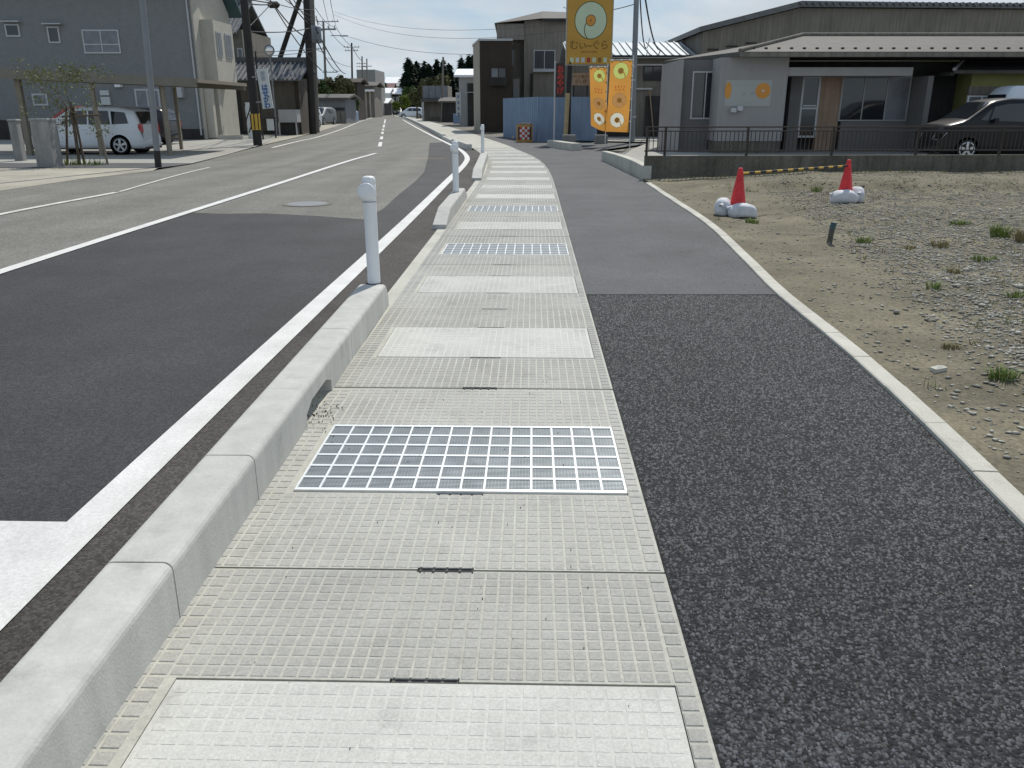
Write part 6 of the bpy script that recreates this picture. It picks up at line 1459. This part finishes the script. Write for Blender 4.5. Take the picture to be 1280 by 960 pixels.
# right part
RY = CFY + 1.3; fR = Facade(cf, RY); rx1 = dep(1330, 100, RY)[0]
mb = MB(); mb.box(bx1 + .003, rx1, RY + .3, RY + 3.2, 0, zev - .15); mb.build('rear_wall', M['darkw'], cf)
xq0, xq1, zq0, zq1 = f.rect(983, 84, 1143, 94.5); mb = MB(); mb.box(bx1 + .003, xq1, CFY + .1, RY - .12, zq0, zq1); mb.build('lintel', M['trim'], cf)
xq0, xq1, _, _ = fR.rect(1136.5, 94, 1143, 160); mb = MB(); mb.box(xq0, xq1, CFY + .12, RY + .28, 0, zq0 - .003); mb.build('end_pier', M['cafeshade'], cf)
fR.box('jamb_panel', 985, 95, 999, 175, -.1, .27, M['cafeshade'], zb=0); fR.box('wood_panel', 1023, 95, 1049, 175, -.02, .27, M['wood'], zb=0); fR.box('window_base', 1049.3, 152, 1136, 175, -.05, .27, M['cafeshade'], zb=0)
fR.window(999.5, 95, 1022.5, 172, 1, .07, 'glass', 'alu', transom=.48, name='door'); fR.window(1050, 95, 1136, 151.5, 3, .05, ['glass', 'glass', 'curtain'], 'trim')
fR.box('notice', 1003, 131.5, 1019, 133, -.07, -.06, M['poster'])
# poster wrapped round the projecting wall
px0, px1, pz0, pz1 = f.rect(906, 100, 964, 133)
mb = MB(); mb.box(px0, px1, CFY - .02, CFY - .002, pz0, pz1); po = mb.build('poster_panel', mat('poster_grey', (.36, .375, .36), .6, .04, 3), cf)
mb = MB(); cx_, cz_ = dep(953.5, 113.5, CFY); roll(mb, cx_, cz_, .25, CFY - .024, (0, 0, 1), hole=.16); cx2, cz2 = dep(910, 113, CFY); m2 = MB(); m2.disc(cx2, cz2, .27, CFY - .024, 0, 28, .003, .11); m2.build('round_print', M['sorange'], po)
mb.build('round_print', [M['sorange'], M['poster'], M['inkgray']], po)
for u in (930, 940): mb = MB(); cx3, cz3 = dep(u, 117, CFY); mb.disc(cx3, cz3, .055, CFY - .023, 0, 16, .002); mb.build('print_dot', M['inkgray'], po)
for u, v in ((926, 136), (918, 138)):
    a_ = dep(u, v, CFY - .15); mb = MB(); mb.box(a_[0] - .12, a_[0] + .06, CFY - .2, CFY - .003, a_[1] - .06, a_[1] + .08); mb.build('wall_lamp', M['alu'], cf)
# roof
eA = Vector((dep(925, 64, CFY - .6)[0], CFY - .6, dep(925, 64.5, CFY - .6)[1])); eZ = eA.z
RYY = CFY + 2.3; rX, rZ = dep(1003, 44.5, RYY); xe = dep(1420, 70, CFY)[0]
BYY = CFY + 5.2; B_ = Vector((dep(829, 81, BYY)[0], BYY, eZ)); bk = BYY
vs = [tuple(eA), (xe, CFY - .6, eZ), (xe, RYY, rZ), (rX, RYY, rZ), tuple(B_), (xe, bk, eZ)]
vs2 = [(a, b, c - .14) for a, b, c in vs]; o_ = len(vs)
mb = MB(); mb.add(vs + vs2, [(0, 1, 2, 3), (0, 3, 4), (3, 2, 5, 4), (o_, o_ + 3, o_ + 2, o_ + 1), (o_, o_ + 4, o_ + 3), (o_ + 3, o_ + 4, o_ + 5, o_ + 2), (0, o_, o_ + 1, 1), (4, o_ + 4, o_, 0), (5, o_ + 5, o_ + 4, 4)])
rf = mb.build('roof', M['roofgray'], cf)
mb = MB(); x = eA.x + .1
nrm = (Vector(vs[3]) - Vector(vs[0]))
for k in range(34):      # snow guards along the eave
    xx = eA.x + .5 + k * .42; zz = eZ + (rZ - eZ) * (.45 / 2.9); mb.box(xx, xx + .1, CFY - .16, CFY - .12, zz, zz + .05)
mb.build('snow_guard', M['darkw'], rf)
mb = MB(); mb.tube(tuple(Vector(vs[0]) + Vector((0, 0, .03))), tuple(Vector(vs[3]) + Vector((0, 0, .03))), .07, .07, 8); mb.tube(tuple(Vector(vs[3]) + Vector((0, 0, .03))), (xe, RYY, rZ + .03), .07, .07, 8); mb.build('ridge_cap', M['drab'], rf)
mb = MB(); mb.box(eA.x, xe, CFY - .68, CFY - .603, eZ - .16, eZ - .02); mb.build('eave_gutter', M['drab'], rf)
mb = MB(); mb.add([(bx1 + .01, CFY - .5, eZ - .145), (xe, CFY - .5, eZ - .145), (xe, RY + .3, eZ - .15), (bx1 + .01, RY + .3, eZ - .15)], [(0, 1, 2, 3)]); mb.build('soffit', M['darkw'], rf)

# hall behind the cafe
AY = 45; hl = thing('hall', 'big drab hall with corrugated roof edge behind the cafe', 'hall', (dep(1080, 40, AY)[0], AY + 6, 0)); f = Facade(hl, AY)
x0_, z0_ = dep(879, 40, AY); xr_, zr_ = dep(999, 10, AY); x2_, z2_ = dep(1420, 13, AY)
mb = MB(); mb.prism_y([(x0_, 0), (x2_, 0), (x2_, z2_), (xr_, zr_), (x0_, z0_)], AY, AY + 14); mb.build('wall', M['drab'], hl)
mb = MB(); mb.prism_y([(x0_ - .25, z0_ - .02), (xr_, zr_ + .03), (xr_, zr_ + .3), (x0_ - .25, z0_ + .22)], AY - .3, AY + 14.2); mb.prism_y([(xr_ + .002, zr_ + .03), (x2_, z2_ + .03), (x2_, z2_ + .2), (xr_ + .002, zr_ + .3)], AY - .3, AY + 14.2)
x = xr_
while x < x2_: mb.tube((x, AY - .42, zr_ + (z2_ - zr_) * (x - xr_) / (x2_ - xr_) + .19), (x, AY + 3, zr_ + (z2_ - zr_) * (x - xr_) / (x2_ - xr_) + .22), .10, .10, 6); x += .33
mb.build('roof', M['tile'], hl)
for k in range(3): f.box('vent_slot', 884 + k * 24, 61 - k * 4, 898 + k * 24, 63 - k * 4, -.06, -.003, M['darkw'])
# olive annex
VY = 31; an = thing('annex', 'olive green rendered annex behind the black people carrier', 'annex', (dep(1240, 120, VY)[0], VY + 3, LZ)); f = Facade(an, VY)
x0_, x1_, _, zt = f.rect(1193, 90, 1300, 170); mb = MB(); mb.box(x0_, x1_, VY - .9, VY + 4, 0, zt); mb.build('wall', M['olive'], an)
fv = Facade(an, VY - .9); fv.window(1206, 119, 1242, 160, 2, .06, 'curtain', 'white'); fv.box('shutter_box', 1209, 108, 1262, 118.5, -.12, -.003, M['drab'])
a_ = dep(1191, 88, VY - 1.4); b_ = dep(1209, 80, VY + .8)
mb = MB(); zz = a_[1]; xw = dep(1340, 90, VY)[0]
vs = [(a_[0], VY - 1.5, zz), (xw, VY - 1.5, zz), (xw, VY + 1.0, zz + .5), (b_[0], VY + 1.0, zz + .5)]; vs += [(a, b, c - .1) for a, b, c in vs]
mb.add(vs, [(0, 1, 2, 3), (7, 6, 5, 4), (0, 4, 5, 1), (3, 2, 6, 7), (0, 3, 7, 4)]); r2 = mb.build('roof', M['roofgray'], an)
mb = MB(); mb.tube((vs[0][0], vs[0][1], vs[0][2] + .03), (vs[3][0], vs[3][1], vs[3][2] + .03), .06, .06, 8); mb.build('verge', M['graywall'], r2)
mb = MB(); mb.box(dep(1170, 90, VY)[0], a_[0] - .003, VY - 1.3, VY + 1, zz - .16, zz - .04); mb.build('porch_roof', M['roofgray'], an)
